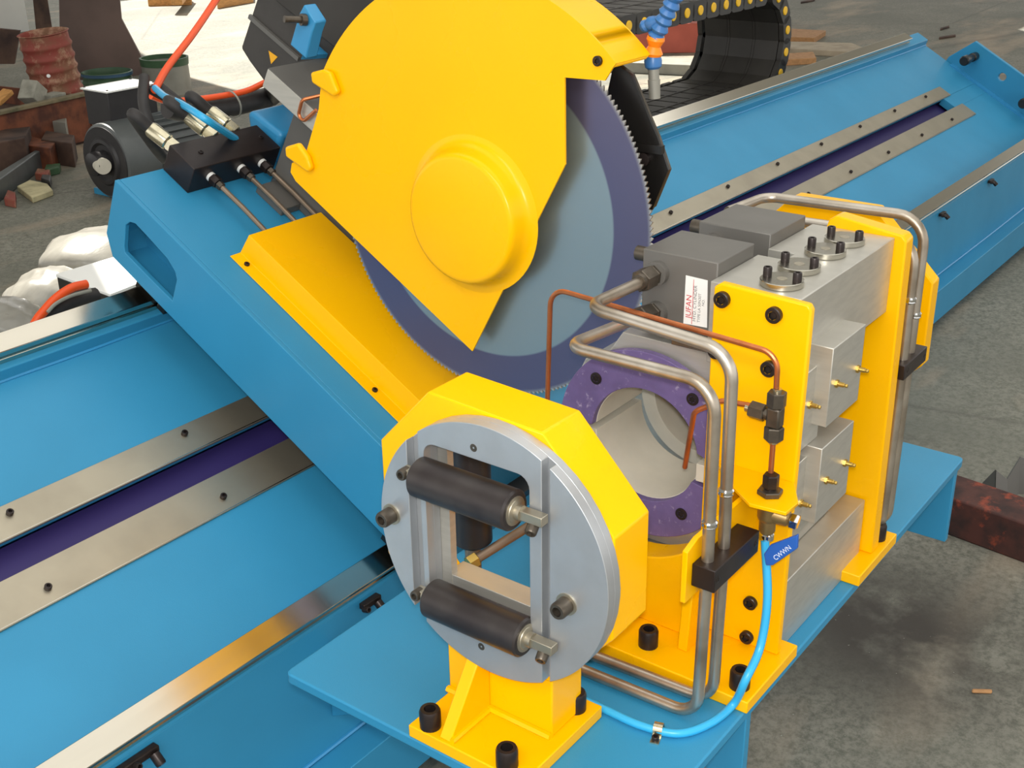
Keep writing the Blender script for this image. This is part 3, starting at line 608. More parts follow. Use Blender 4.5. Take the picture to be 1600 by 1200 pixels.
cu = bpy.data.curves.new('lettering', 'FONT'); cu.body = 'CWWN'; cu.size = 0.0105; to = bpy.data.objects.new('tmp', cu); C.objects.link(to)
dg = bpy.context.evaluated_depsgraph_get(); me = bpy.data.meshes.new_from_object(to.evaluated_get(dg)); bpy.data.objects.remove(to); me.materials.clear(); me.materials.append(INKW)
o = bpy.data.objects.new('lettering', me); C.objects.link(o); a = Vector(onX(1212, 876, 0.3245)); a.x = 0.3246; dirv = (Vector(onX(1240, 855, 0.3245))-Vector(onX(1212, 876, 0.3245))).normalized()
put(o, hd, a); zz = Vector((-1, 0, 0)); yy = zz.cross(dirv); o.rotation_euler = Matrix(((dirv.x, yy.x, zz.x), (dirv.y, yy.y, zz.y), (dirv.z, yy.z, zz.z))).to_euler()
hz = -0.318
pts = [(VX-0.008, VY-0.002, -0.058), tuple(onX(1199, 935, 0.335)), tuple(onX(1188, 1010, 0.315)), tuple(onX(1165, 1062, 0.27)), tuple(onZ(1146, 1100, -0.312)), tuple(onZ(1110, 1130, hz)), tuple(onZ(1060, 1146, hz)), tuple(onZ(1000, 1133, hz)), tuple(onZ(940, 1106, hz)), (0.152, 0.02, hz), (0.156, 0.11, hz), (0.158, 0.16, hz)]
b = B(); tube(b, smooth_path(pts, 8), 0.0066, 12); obj('air_hose', b, AIR, None, label='bright blue air hose curving from the ball valve across the blue plate', cat='hose')
t = thing('hose_clip', onZ(1025, 1140, -0.325), 'small zinc clip screwed to the plate over the blue air hose', 'clip')
p = Vector(onZ(1029, 1139, hz)); d1 = (Vector(onZ(1060, 1146, hz))-Vector(onZ(1000, 1133, hz))).normalized(); nrm = Vector((-d1.y, d1.x, 0))
if nrm.x > 0: nrm = -nrm
b = B(); prof = [(-0.009, -0.3245)] + [(0.0085*math.cos(tt), hz+0.0085*math.sin(tt)) for tt in np.linspace(math.pi, 0, 10)] + [(0.0085, -0.3245)]
pr2 = [(0.028, -0.3245), (0.028, -0.3225), (0.0105, -0.3225)] + [(0.0105*math.cos(tt), hz+0.0105*math.sin(tt)) for tt in np.linspace(0, math.pi, 10)] + [(-0.0105, -0.3245)] + [(0.0085*math.cos(tt), hz+0.0085*math.sin(tt)) for tt in np.linspace(math.pi, 0, 10)] + [(0.0085, -0.3245)]
prism(b, [tuple(p - d1*0.007 + nrm*q + Vector((0,0,z-p.z))) for q, z in pr2], d1*0.014); obj('clip_strap', b, ZINC, t)
pp = p + nrm*0.02; screw(t, (pp.x, pp.y, -0.3225), ZP, 0.0058, 0.007)

# ================================================================== SAW CARRIAGE, ARM, BLADE, GUARD
sa = thing('feed_beam', S(0.75, 0.5, 0.05), 'blue box beam sloping up across the rails, carrying the saw head', 'saw arm')
X0 = 0.5; X1 = 1.06
hole = [onXs(u, v, X0) for u, v in ((196, 352), (203, 347), (212, 350), (237, 377), (262, 405), (273, 424), (276, 437), (269, 470), (232, 433), (195, 395), (194, 385))]
face = [(-0.03, 0.056), (0.985, 0.056), (1.022, 0.10), (1.035, 0.25), (-0.03, 0.25)]
b = B(); prism(b, [S(X0, s, n) for s, n in face], (0.012, 0, 0), [[S(X0, s, n) for s, n in hole]]); obj('side_plate', b, BLUE, sa, bevel=0.0015)
b = B(); prism(b, [S(X0+0.0121, s, n) for s, n in [(-0.03, 0.238), (1.033, 0.238), (1.034, 0.25), (-0.03, 0.25)]], (X1-X0-0.0121, 0, 0)); obj('top_plate', b, BLUE, sa, bevel=0.0015)
b = B(); prism(b, [S(X0+0.0121, s, n) for s, n in [(-0.03, 0.056), (0.985, 0.056), (0.985, 0.07), (-0.03, 0.07)]], (X1-X0-0.0121, 0, 0)); obj('bottom_plate', b, BLUE, sa)
b = B(); sbox(b, X0+0.09, X0+0.10, -0.03, 0.985, 0.0701, 0.2379); obj('inner_web', b, BLUE, sa)
b = B(); prism(b, [S(X0+0.0121, s, n) for s, n in [(0.985, 0.07), (1.022, 0.10), (1.033, 0.2379), (1.018, 0.2379), (1.005, 0.105), (0.972, 0.07)]], (X1-X0-0.0121, 0, 0)); obj('end_plate', b, BLUE, sa)
b = B(); sbox(b, X1-0.012, X1, -0.03, 0.985, 0.0701, 0.2379); obj('side_plate', b, BLUE, sa)
b = B(); sbox(b, X0+0.0121, X1-0.0121, -0.03, -0.018, 0.0701, 0.2379); obj('end_plate', b, BLUE, sa)
sc_ = thing('rail_carriage', S(0.78, 0.45, 0.02), 'black carriage under the saw arm riding on the two bed rails', 'carriage')
for s0 in (0.0, 0.894):
    for x0 in (0.56, 0.86):
        b = B(); sbox(b, x0, x0+0.17, s0-0.055, s0+0.055, 0.001, 0.034); sbox(b, x0, x0+0.17, s0-0.055, s0-0.0285, -0.03, 0.0012); sbox(b, x0, x0+0.17, s0+0.0285, s0+0.055, -0.03, 0.0012); obj('bearing_block', b, BLACKP, sc_)
b = B(); sbox(b, 0.53, 1.06, -0.07, 0.97, 0.0342, 0.0558); obj('carriage_plate', b, BLACKP, sc_)

# yellow chip cover on the arm
cv = thing('chip_cover', S(0.73, 0.4, 0.25), 'folded yellow sheet cover on the sloping arm under the saw blade', 'cover')
se = 0.0
prof = [(0.583, 0.2508), (0.583, 0.2535), (0.6135, 0.2535), (0.6225, 0.303), (0.852, 0.303), (0.861, 0.2535), (0.861, 0.2508), (0.8585, 0.2508), (0.8495, 0.3005), (0.625, 0.3005), (0.616, 0.2508)]
b = B(); prism(b, [S(x, se, n) for x, n in prof], Vector(S(0, 0.722, 0))-Vector(S(0, se, 0))); obj('cover_sheet', b, YEL, cv, bevel=0.002, smooth=0)
b = B(); prism(b, [S(x, 0.7195, n) for x, n in [(0.617, 0.2508), (0.625, 0.3003), (0.8492, 0.3003), (0.857, 0.2508)]], Vector(S(0, 0.722, 0))-Vector(S(0, 0.7195, 0))); obj('cover_end', b, YEL, cv)
screw(cv, S(0.6, 0.683, 0.2535), NS, 0.0065, 0.004); screw(cv, S(0.6, 0.25, 0.2535), NS, 0.0065, 0.004)

# blade
BC = (0.602, 0.4646, 0.284)
b = B(); nt_ = 232; Rb = 0.366; pts = []
for i in range(nt_):
    a = 2*math.pi*i/nt_; da = 2*math.pi/nt_
    pts += [(BC[1]+(Rb-0.0062)*math.cos(a), BC[2]+(Rb-0.0062)*math.sin(a)), (BC[1]+Rb*math.cos(a+da*0.22), BC[2]+Rb*math.sin(a+da*0.22)), (BC[1]+(Rb-0.001)*math.cos(a+da*0.45), BC[2]+(Rb-0.001)*math.sin(a+da*0.45))]
prismX(b, pts, BC[0]-0.002, BC[0]+0.002); obj('saw_disc', b, BLADE, None, smooth=0, origin=BC, label='large round toothed steel saw blade showing below the yellow guard', cat='saw blade')

# guard
gd = thing('blade_guard', (0.6, 0.55, 0.4), 'big rounded yellow blade guard with a round hub boss', 'blade guard')
XG = 0.565; gr = 0.430
def gpt(u, v): return tuple(onX(u, v, XG)[1:])
a_r = math.atan2(0.585-BC[2], 0.159-BC[1]); pl_ = gpt(512, 125); a_l = math.atan2(pl_[1]-BC[2], pl_[0]-BC[1])
arc = [(BC[1]+gr*math.cos(t), BC[2]+gr*math.sin(t)) for t in np.linspace(a_r, a_l, 44)]
left = [gpt(498, 170), gpt(477, 243), gpt(456, 255), gpt(454, 269), gpt(462, 283)]
low = [gpt(555, 373), gpt(738, 549)]
right = [gpt(883, 257), gpt(882, 121), gpt(945, 126), gpt(957, 106)]
outl = arc + left + low + right
b = B(); prismX(b, outl, XG, XG+0.004); obj('face_sheet', b, YEL, gd, smooth=0)
def wallstrip(bm, pts, x0, x1, th):
    c = np.array([BC[1], BC[2]])
    ins = []
    for i, p in enumerate(pts):
        q = np.array(pts[max(i-1, 0)]); r = np.array(pts[min(i+1, len(pts)-1)]); t = (r-q)/np.linalg.norm(r-q); n = np.array([-t[1], t[0]])
        if n@(c-np.array(p)) < 0: n = -n
        ins.append(tuple(np.array(p)+n*th))
    for i in range(len(pts)-1):
        hexa(bm, [(x0, *pts[i]), (x0, *pts[i+1]), (x0, *ins[i+1]), (x0, *ins[i]), (x1, *pts[i]), (x1, *pts[i+1]), (x1, *ins[i+1]), (x1, *ins[i])])
    bmesh.ops.remove_doubles(bm, verts=bm.verts, dist=1e-5)
b = B(); wallstrip(b, [right[-1]] + arc + left, XG+0.0041, 0.67, 0.004); obj('rim_sheet', b, YEL, gd)
back = arc + left + [gpt(470, 300)]
cc = [(BC[1]+0.2*math.cos(t), BC[2]+0.2*math.sin(t)) for t in np.linspace(math.radians(165), math.radians(80), 8)]
b = B(); prismX(b, arc + left[:1] + cc, 0.6701, 0.674); obj('back_sheet', b, YEL, gd)
b = B(); lathe(b, (XG, BC[1], BC[2]), XN, [(0, 0.150), (0.002, 0.141), (0.006, 0.134), (0.016, 0.128), (0.030, 0.124), (0.036, 0.121), (0.039, 0.117), (0.0402, 0.111), (0.0402, 0.0)], 64, cap=False); obj('hub_boss', b, YEL, gd, smooth=60)
for quad in (((492, 112), (512, 107), (523, 112), (535, 143), (528, 150), (494, 128)), ((452, 228), (472, 222), (487, 243), (493, 262), (488, 268), (453, 243))):
    pp = [onX(u, v, XG) for u, v in quad]; b = B(); prism(b, [(XG-0.014, p[1], p[2]) for p in pp], (0.0138, 0, 0)); obj('hinge_lug', b, YEL, gd, bevel=0.005, seg=3)
p = onX(935, 95, XG); screw(gd, (XG, p[1], p[2]), XN, 0.0085, 0.006)

# dark chip deflector behind the blade
t = thing('chip_deflector', (0.66, 0.02, 0.45), 'black folded sheet deflector standing behind the right of the blade', 'deflector')
XD = 0.64; dp = [onX(u, v, XD) for u, v in ((957, 108), (965, 101), (986, 117), (1000, 150), (1014, 185), (1027, 215), (1044, 266), (1020, 325), (975, 400), (930, 330), (940, 200), (950, 140))]
b = B(); prism(b, [(XD, q[1], q[2]) for q in dp], (0.006, 0, 0)); obj('deflector_plate', b, BLACKP, t)
b = B(); wl = [tuple(q[1:]) for q in dp[1:8]]; wallstrip(b, wl, XD+0.0061, XD+0.012, 0.004); obj('deflector_lip', b, FITT, t)
q = onX(1008, 248, XD); b = B(); lathe(b, (XD, q[1], q[2]), XN, [(0, 0.012), (0.008, 0.012), (0.009, 0.007)], 12); obj('adjuster', b, OXIDE, t)
q2 = onX(1015, 218, XD); b = B(); box(b, XD-0.012, XD, q2[1]-0.03, q2[1]+0.03, q2[2]-0.02, q2[2]-0.006); obj('brush_bar', b, BLACKP, t)

# gearbox slide, motor and brackets on the arm
sh = thing('saw_gearbox', S(0.85, 0.8, 0.4), 'grey steel saw gearbox block on the sloping arm behind the yellow guard', 'gearbox')
a, c_ = onXs(418, 108, 0.75), onXs(411, 132, 0.75)
b = B(); sbox(b, 0.75, 1.10, 0.10, 0.921, 0.545, 0.592); obj('slide_plate', b, ALU, sh, bevel=0.002)
b = B(); sbox(b, 0.751, 1.10, 0.10, 0.92, 0.5921, 0.594); obj('slide_top', b, GREYP, sh)
b = B(); sbox(b, 0.86, 1.03, 0.45, 0.90, 0.2502, 0.5448); obj('gear_case', b, GREYP, sh, bevel=0.004)
b = B(); sbox(b, 0.80, 0.8595, 0.79, 0.885, 0.2502, 0.272); obj('slide_foot', b, GREYP, sh, bevel=0.002)
b = B(); sbox(b, 0.60, 0.8595, BC[1]*0+0.10, 0.55, 0.55, 0.9) if False else lathe(b, (0.60, BC[1], BC[2]), XP, [(0, 0.07), (0.2, 0.07), (0.2, 0.16), (0.30, 0.16)], 32); obj('spindle', b, GREYP, sh)
p0 = Vector(onX(470, 152, 0.742)); p1 = Vector(onX(468, 182, 0.742))
b = B(); tube(b, fillet([S(0.79, *onXs(495, 150, 0.742)), S(0.742, *onXs(472, 156, 0.742)), S(0.742, *onXs(466, 180, 0.742)), S(0.742, *onXs(474, 190, 0.742)), S(0.742, *onXs(494, 172, 0.742))], 0.012), 0.004, 10); obj('copper_tube', b, COP, None, label='small copper oil tube hooked over the edge of the grey slide plate', cat='tube', group='thin copper tubes')
sm = thing('saw_motor', S(0.95, 1.0, 0.6), 'black saw motor housing with a yellow warning triangle, top left of the guard', 'motor')
XM = 0.93
mp_ = [onXs(u, v, XM) for u, v in ((376, 75), (389, 96), (414, 130), (447, 105), (560, 160), (640, 40), (600, -60), (470, -75), (402, -5))]
b = B(); prism(b, [S(XM, s, n) for s, n in mp_], (0.33, 0, 0)); obj('motor_case', b, PLAS, sm, bevel=0.006)
q0, q1 = onXs(391, 28, XM), onXs(468, 95, XM)
b = B(); prism(b, [S(XM-0.008, *q0), S(XM-0.008, *q1), S(XM-0.008, q1[0], q1[1]+0.011), S(XM-0.008, q0[0], q0[1]+0.011)], (0.0079, 0, 0)); obj('case_rib', b, GREYP, sm)
q0, q1 = onXs(440, 0, XM), onXs(560, 95, XM)
b = B(); prism(b, [S(XM-0.02, *q0), S(XM-0.02, *q1), S(XM-0.02, q1[0], q1[1]+0.2), S(XM-0.02, q0[0], q0[1]+0.2)], (0.0199, 0, 0)); obj('case_cover', b, PLASD, sm, bevel=0.003)
ca = [onXs(u, v, XM) for u, v in ((420, 79), (434, 89), (424, 100))]
b = B(); prism(b, [S(XM-0.001, s, n) for s, n in ca], (0.0009, 0, 0)); obj('warning_sticker', b, WARN, sm)
bk = thing('stop_bracket', S(0.8, 0.8, 0.6), 'blue upright bracket with an adjusting stud on the grey slide plate', 'bracket')
pp = [onXs(u, v, 0.775) for u, v in ((453, 70), (478, 92), (487, 52), (493, 35), (475, 7), (467, 22))]
b = B(); prism(b, [S(0.775, s, n) for s, n in pp], (0.035, 0, 0)); obj('upright', b, BLUEG, bk, bevel=0.003)
b = B(); fq = [onN(u, v, 0.5945) for u, v in ((470, 93), (484, 62), (500, 62), (526, 84), (510, 91))]
prism(b, [S(x, s, 0.5945) for x, s in fq], Vector(S(0, 0, 0.012))-Vector(S(0, 0, 0))); obj('foot', b, BLUEG, bk)
q = onXs(478, 31, 0.775); b = B(); lathe(b, S(0.775, *q), (-0.9, 0.35, 0.1), [(0, 0.013), (0.012, 0.013), (0.012, 0.0075), (0.05, 0.0075)], 12); obj('stud', b, FITT, bk)
t = thing('arm_lug', S(0.98, 1.0, 0.25), 'blue rounded block on the upper end of the sloping arm', 'lug')
pp = [onXs(u, v, 0.915) for u, v in ((391, 226), (378, 176), (383, 170))]
b = B(); prism(b, [S(0.915, s, n) for s, n in [(0.955, 0.2503), (1.034, 0.2503), (1.075, 0.31), (1.082, 0.325), (1.06, 0.335), (0.955, 0.345)]], (0.145, 0, 0)); obj('lug_block', b, BLUEG, t, bevel=0.012, seg=4)

# black hydraulic manifold with fittings
mf = thing('manifold_block', S(0.77, 0.98, 0.25), 'black hydraulic manifold block on the top of the sloping arm', 'manifold')
HM = 0.072
b = B(); sbox(b, 0.633, 0.905, 0.938, 1.031, 0.2503, 0.2503+HM); obj('block', b, BLACK, mf, bevel=0.002)
for x in (0.69, 0.88): screw(mf, S(x, 0.985, 0.2503+HM), NS, 0.006, 0.003)
DN = Vector(S(0, -1, 0)) - Vector(S(0, 0, 0)); DNu = DN.normalized()
for k, (u, v) in enumerate(((322, 286), (354, 262), (386, 262))):
    x = (0.69, 0.785, 0.852)[k]; n0 = 0.288
    t = thing('steel_line', S(x, 0.85, n0), ('left', 'middle', 'right')[k] + ' of three thin steel lines from the black manifold down to the yellow cover', 'tube', 'thin steel lines under the manifold')
    p = Vector(S(x, 0.9375, n0))
    b = B(); lathe(b, p, DNu, [(0, 0.012), (0.008, 0.012)], 14); obj('seal_ring', b, WHITE, t)
    b = B(); hexnut(b, p+DNu*0.008, DNu, 0.014, 0.022); obj('union_nut', b, OXIDE, t)
    b = B(); hexnut(b, p+DNu*0.031, DNu, 0.0105, 0.014); obj('union_nut', b, FITT, t)
    b = B(); tube(b, [p+DNu*0.03, p+DNu*0.12+NV_*(-0.004) if False else p+DNu*0.12, Vector(S(x, 0.70, 0.282))], 0.0062, 10); obj('line', b, TUBED, t)
HB = S(0.79, 1.17, 0.47)
tie = Vector(onY(232, 143, 1.85))
hn = ((0.664, 0.30), (0.775, 0.312), (0.842, 0.312))
for k, (x, n0) in enumerate(hn):
    t = thing('hydraulic_hose', S(x, 1.08, n0), ('left', 'middle', 'right')[k] + ' black hydraulic hose with a silver ferrule plugged into the manifold block', 'hose', 'hydraulic hoses on the manifold')
    p = Vector(S(x, 1.0313, n0)); ax = (Vector(S(x-0.03, 1.14, n0+0.012))-p).normalized()
    b = B(); hexnut(b, p, ax, 0.0175, 0.028); obj('swivel_nut', b, ZINC, t)
    b = B(); lathe(b, p+ax*0.028, ax, [(0, 0.017), (0.003, 0.0195), (0.05, 0.0195), (0.056, 0.016)], 18); obj('ferrule', b, ZINC, t)
    q = p+ax*0.084
    if k == 0: path = smooth_path([q-ax*0.01, q+ax*0.05, tie+Vector((-0.05, -0.1, -0.16)), tie+Vector((-0.035, -0.02, -0.04)), tie+Vector((0.03, 0.05, 0.03))], 10)
    else: path = smooth_path([q-ax*0.01, q+ax*0.06, tie+Vector((0.05+0.03*k, -0.08, -0.03-0.03*k)), tie+Vector((0.03*k, 0.03, 0.0))], 10)
    b = B(); tube(b, path, 0.0145, 12); obj('hose_body', b, RUBBER, t)
b = B(); tube(b, smooth_path([Vector(S(0.815, 1.005, 0.2503+HM-0.004)), Vector(onY(318, 184, 1.36)), Vector(onY(284, 163, 1.5)), Vector(onY(258, 151, 1.66)), tie+Vector((0.0, -0.03, 0.012))], 10), 0.009, 10); obj('air_hose', b, AIR, None, label='short bright blue air hose rising from the manifold to the hose tie', cat='hose')
b = B(); tube(b, smooth_path([tie+Vector((0.02, 0.0, 0.0)), Vector(onY(262, 105, 1.92)), Vector(onY(300, 55, 2.0)), Vector(onY(336, 2, 2.1)), Vector(onY(375, -60, 2.2))], 8), 0.0105, 12); obj('orange_hose', b, ORANGE, None, label='orange hose rising steeply from the hose tie past the bright doorway', cat='hose', group='orange hoses')
b = B(); tube(b, smooth_path([Vector(onY(u, v, 2.2)) for u, v in ((236, 150), (262, 158), (300, 156), (345, 150), (385, 142), (420, 126), (480, 100))], 8), 0.010, 12); obj('orange_hose', b, ORANGE, None, label='orange hose lying along the thick black hose behind the manifold', cat='hose', group='orange hoses')
b = B(); tube(b, smooth_path([Vector(onY(u, v, 2.24)) for u, v in ((262, 168), (290, 172), (345, 168), (390, 158), (430, 142))] + [Vector(S(1.02, 1.12, 0.56))], 8), 0.035, 16); obj('cable_sleeve', b, RUBBER, None, label='thick black cable sleeve sagging behind the manifold block', cat='hose')
b = B(); c0 = Vector(onY(360, 163, 2.2)); lathe(b, c0, (1, 0, 0.15), [(0, 0.047), (0.006, 0.047), (0.006, 0.0445), (0, 0.0445), (0, 0.047)], 20, cap=False); obj('cable_tie', b, GALV, None, label='pale cable tie around the thick black sleeve and orange hose', cat='tie')

# ---- coolant nozzle
cn = thing('coolant_nozzle', onX(1022, 140, 0.7), 'jointed blue and orange coolant nozzle hanging beside the guard', 'nozzle')
XK = 0.70
def kp(u, v): return Vector(onX(u, v, XK))
def ball(bm, p, d, r, L): d = Vector(d).normalized(); lathe(bm, p, d, [(0, r*0.62), (L*0.1, r*0.8), (L*0.35, r), (L*0.6, r*0.86), (L*0.8, r*0.66), (L, r*0.7)], 16)
path = [kp(1058, -14), kp(1052, 2), kp(1046, 14), kp(1040, 26), kp(1034, 38), kp(1028, 52), kp(1024, 60)]
for a_, c2 in zip(path, path[1:]):
    b = B(); ball(b, c2, a_-c2, 0.0155, (a_-c2).length*1.3); obj('segment', b, LOCB, cn)
b = B(); lathe(b, kp(1020, 88), kp(1025, 58)-kp(1020, 88), [(0, 0.0135), (0.006, 0.0165), (0.017, 0.0105), (0.028, 0.016), (0.034, 0.015)], 16); obj('collar', b, ORANGEP, cn)
b = B(); lathe(b, kp(1021, 108), kp(1020, 88)-kp(1021, 108), [(0, 0.010), (0.004, 0.0145), (0.014, 0.0155), (0.024, 0.013)], 16); obj('socket', b, LOCB, cn)
b = B(); lathe(b, kp(1023, 154), kp(1021, 106)-kp(1023, 154), [(0, 0.0098), (0.032, 0.0108), (0.0325, 0.0095), (0.060, 0.0098)], 16); obj('nozzle_pipe', b, GALV, cn)
b = B(); ball(b, kp(1010, 40), kp(1040, 26)-kp(1010, 40), 0.012, 0.03); obj('segment', b, LOCB, cn); b = B(); ball(b, kp(1003, 44), kp(1040, 20)-kp(1003, 44), 0.011, 0.02); obj('segment', b, LOCB, cn)

# ================================================================== CABLE CHAIN behind the far rail
ch = thing('cable_chain', (3.9, 1.9, -0.17), 'black plastic cable drag chain with yellow side plugs looping behind the far rail', 'cable chain')
CY0, CY1 = 1.65, 2.12; RC = 0.235; XL = 4.29; ZC = 0.035; pitch = 0.116
stations = []
x = 2.35
while x < XL: stations.append(((x, ZC+RC), 0.0)); x += pitch
na = 6
for k in range(1, na+1): a = math.pi*k/(na+1); stations.append(((XL+RC*math.sin(a), ZC+RC*math.cos(a)), -a))
x = XL
while x > 2.35: stations.append(((x, ZC-RC), math.pi)); x -= pitch
Hh = 0.042
b = B()
for yy0 in (CY0, CY1-0.025):
    prismY(b, rrect(-0.066, 0.066, -Hh, Hh, 0.03, 3), yy0, yy0+0.025)
for k in range(3):
    ya = CY0+0.03+(CY1-CY0-0.06)*k/3; yb = ya+(CY1-CY0-0.06)/3-0.012
    box(b, -0.05, 0.05, ya, yb, -Hh+0.002, -Hh+0.014); box(b, -0.05, 0.05, ya, yb, Hh-0.014, Hh-0.002)
    if k: box(b, -0.056, 0.056, ya-0.014, ya-0.002, -Hh, -Hh+0.02); box(b, -0.056, 0.056, ya-0.014, ya-0.002, Hh-0.02, Hh)
bmesh.ops.translate(b, verts=b.verts, vec=(0, -(CY0+CY1)/2, 0)); bmesh.ops.recalc_face_normals(b, faces=b.faces)
lm = bpy.data.meshes.new('chain_link'); b.to_mesh(lm); b.free(); lm.materials.append(PLASD)
b = B(); lathe(b, (0, 0, 0), YN, [(0, 0.021), (0.004, 0.02), (0.005, 0.017)], 16); bmesh.ops.recalc_face_normals(b, faces=b.faces); pm = bpy.data.meshes.new('plug'); b.to_mesh(pm); b.free(); pm.materials.append(DOT)
for (x, z), rot in stations:
    o = bpy.data.objects.new('chain_link', lm); C.objects.link(o); put(o, ch, (x, (CY0+CY1)/2, z)); o.rotation_euler = (0, -rot, 0)
    p_ = bpy.data.objects.new('plug', pm); C.objects.link(p_); p_.parent = o; p_.location = (0, CY0-(CY0+CY1)/2, 0)
t = thing('chain_tray', (3.5, 1.9, -0.2), 'dark steel tray carrying the lower run of the cable chain', 'tray')
b = B(); box(b, 2.25, 4.5, CY0-0.02, CY1+0.03, -0.256, -0.244); obj('tray_sheet', b, BLACKP, t)
for x in (2.4, 4.3): bx('tray_leg', BLACKP, t, x, x+0.05, CY0, CY0+0.05, FLOOR, -0.256)

# ================================================================== BEYOND THE MACHINE
# hydraulic motor on the floor
mo = thing('pump_motor', (3.8, 5.65, FLOOR), 'big dark electric motor with a pale topped terminal box on the floor', 'motor')
mx, my, mz = 3.33, 5.60, -0.842
b = B(); lathe(b, (mx, my, mz), XP, [(0, 0.215), (0.01, 0.232), (0.024, 0.236), (0.25, 0.236)], 48); obj('fan_cowl', b, MOTG, mo)
b = B(); lathe(b, (mx-0.001, my, mz), XN, [(0, 0.217), (0.004, 0.215), (0.004, 0.152), (0.018, 0.14), (0.02, 0.12), (0.005, 0.104), (0.005, 0.0)], 48, cap=False); obj('end_disc', b, MOTD, mo)
b = B(); lathe(b, (mx-0.006, my, mz), XN, [(0, 0.075), (0.09, 0.072), (0.094, 0.066), (0.094, 0)], 24, cap=False); obj('shaft_cap', b, MOTD, mo)
b = B(); lathe(b, (mx-0.052, my-0.02, mz-0.005), (-0.35, -0.93, 0), [(0, 0.05), (0.062, 0.05), (0.064, 0.0)], 24, cap=False); obj('label_disc', b, CREAM, mo)
b = B(); lathe(b, (mx+0.25, my, mz), XP, [(0, 0.21), (0.65, 0.21), (0.66, 0.08)], 40); obj('motor_body', b, MOTG, mo)
b = B()
for k in range(28):
    a = 2*math.pi*k/28; c, s = math.cos(a), math.sin(a)
    hexa(b, [(mx+xx, my+c*r-s*tt, mz+s*r+c*tt) for xx, r, tt in ((0.28, 0.205, -0.005), (0.28, 0.205, 0.005), (0.88, 0.205, 0.005), (0.88, 0.205, -0.005), (0.28, 0.235, -0.003), (0.28, 0.235, 0.003), (0.88, 0.235, 0.003), (0.88, 0.235, -0.003))])
obj('cooling_fins', b, MOTG, mo, kind='stuff')
bx('terminal_box', MOTD, mo, 3.425, 3.785, 5.615, 5.855, mz+0.19, -0.436, bevel=0.004)
b = B(); box(b, 3.41, 3.80, 5.60, 5.87, -0.4359, -0.424); obj('box_lid', b, WHITE, mo, bevel=0.002)
for x, y in ((3.43, 5.62), (3.78, 5.62), (3.43, 5.85), (3.78, 5.85)): screw(mo, (x, y, -0.424), ZP, 0.008, 0.006)
b = B(); lathe(b, (mx+0.72, my, mz+0.26), (1, -0.6, 0), [(0, 0.05), (0.016, 0.05), (0.016, 0.032), (0, 0.032), (0, 0.05)], 18, cap=False); obj('lifting_eye', b, MOTD, mo)
bx('motor_foot', BLUE, mo, mx+0.02, mx+0.8, my-0.2, my+0.2, FLOOR, FLOOR+0.04, bevel=0.004)

# white switch box beside the far rail
wb = thing('switch_box', (1.55, 3.05, FLOOR), 'dark cabinet with a white top just beyond the far rail', 'cabinet')
zb_ = -0.56
cor = [onZ(u, v, zb_) for u, v in ((88, 428), (180, 401), (225, 438), (172, 459))]
b = B(); prismZ(b, [(p[0], p[1]) for p in cor], FLOOR, zb_-0.012); obj('cabinet_body', b, BLACKP, wb, bevel=0.003)
ce = sum(cor)/4; b = B(); prismZ(b, [tuple((p[:2]-ce[:2])*1.02+ce[:2]) for p in cor], zb_-0.0119, zb_); obj('cabinet_top', b, WHITE, wb, bevel=0.002)
yb = 2.45
b = B(); tube(b, smooth_path([Vector(onY(u, v, yb)) for u, v in ((135, 444), (112, 450), (88, 466), (70, 485), (55, 505), (40, 540))], 8), 0.015, 12); obj('orange_hose', b, ORANGE, None, label='orange hose curving out from under the white topped cabinet', cat='hose', group='orange hoses')
b = B(); tube(b, smooth_path([Vector(onY(u, v, yb+0.02)) for u, v in ((150, 462), (118, 470), (90, 484), (68, 500), (55, 525))], 8), 0.028, 12); obj('cable_sleeve', b, RUBBER, None, label='black corrugated cable sleeve below the white topped cabinet', cat='hose')
b = B(); tube(b, smooth_path([Vector(onY(u, v, yb-0.03)) for u, v in ((142, 454), (112, 462), (88, 474), (74, 488))], 8), 0.006, 8); obj('grey_cable', b, GALV, None, label='thin pale cable between the orange hose and the black sleeve', cat='cable')

# film wrapped bags
def bag(name, c, rx, ry, rz, label, seed, m=BAG, sunk=0.12):
    rnd = random.Random(seed); b = B(); bmesh.ops.create_icosphere(b, subdivisions=4, radius=1)
    ph = [rnd.uniform(0, 6.28) for _ in range(9)]
    for v in b.verts:
        p = v.co; k = 1 + 0.07*math.sin(2.5*p.x+ph[0]+2*p.z) + 0.05*math.sin(3.5*p.y+ph[1]+2*p.x) + 0.03*math.sin(9*(p.x+0.4*p.y)+ph[2]+2*p.z) + 0.022*math.sin(15*(p.y-p.x)+ph[3]+3*p.z)
        z = max(p.z*k, -0.62); v.co = (p.x*k*rx, p.y*k*ry, z*rz)
    bmesh.ops.translate(b, verts=b.verts, vec=(c[0], c[1], c[2]+0.62*rz)); return obj(name, b, m, None, label=label, cat='bag', group='film wrapped bags on the floor', smooth=180)
bag('plastic_bag', (2.40, 4.35, FLOOR), 0.36, 0.30, 0.15, 'largest pale film wrapped bag, nearest the blue arm', 3)
bag('plastic_bag', (1.82, 4.0, FLOOR), 0.20, 0.20, 0.155, 'middle pale film wrapped bag, bulging left of the white topped cabinet', 5)
bag('plastic_bag', (1.52, 3.9, FLOOR), 0.19, 0.18, 0.13, 'dull film wrapped bag at the left edge of the photo', 8)
b = B(); prismZ(b, [tuple(onZ(u, v, FLOOR)[:2]) for u, v in ((-8, 505), (8, 498), (20, 494), (17, 500), (4, 515), (-10, 520))], FLOOR, FLOOR+0.004); obj('paper_scrap', b, PAPER, None, label='white scrap of paper on the floor at the left edge, below the bags', cat='paper')

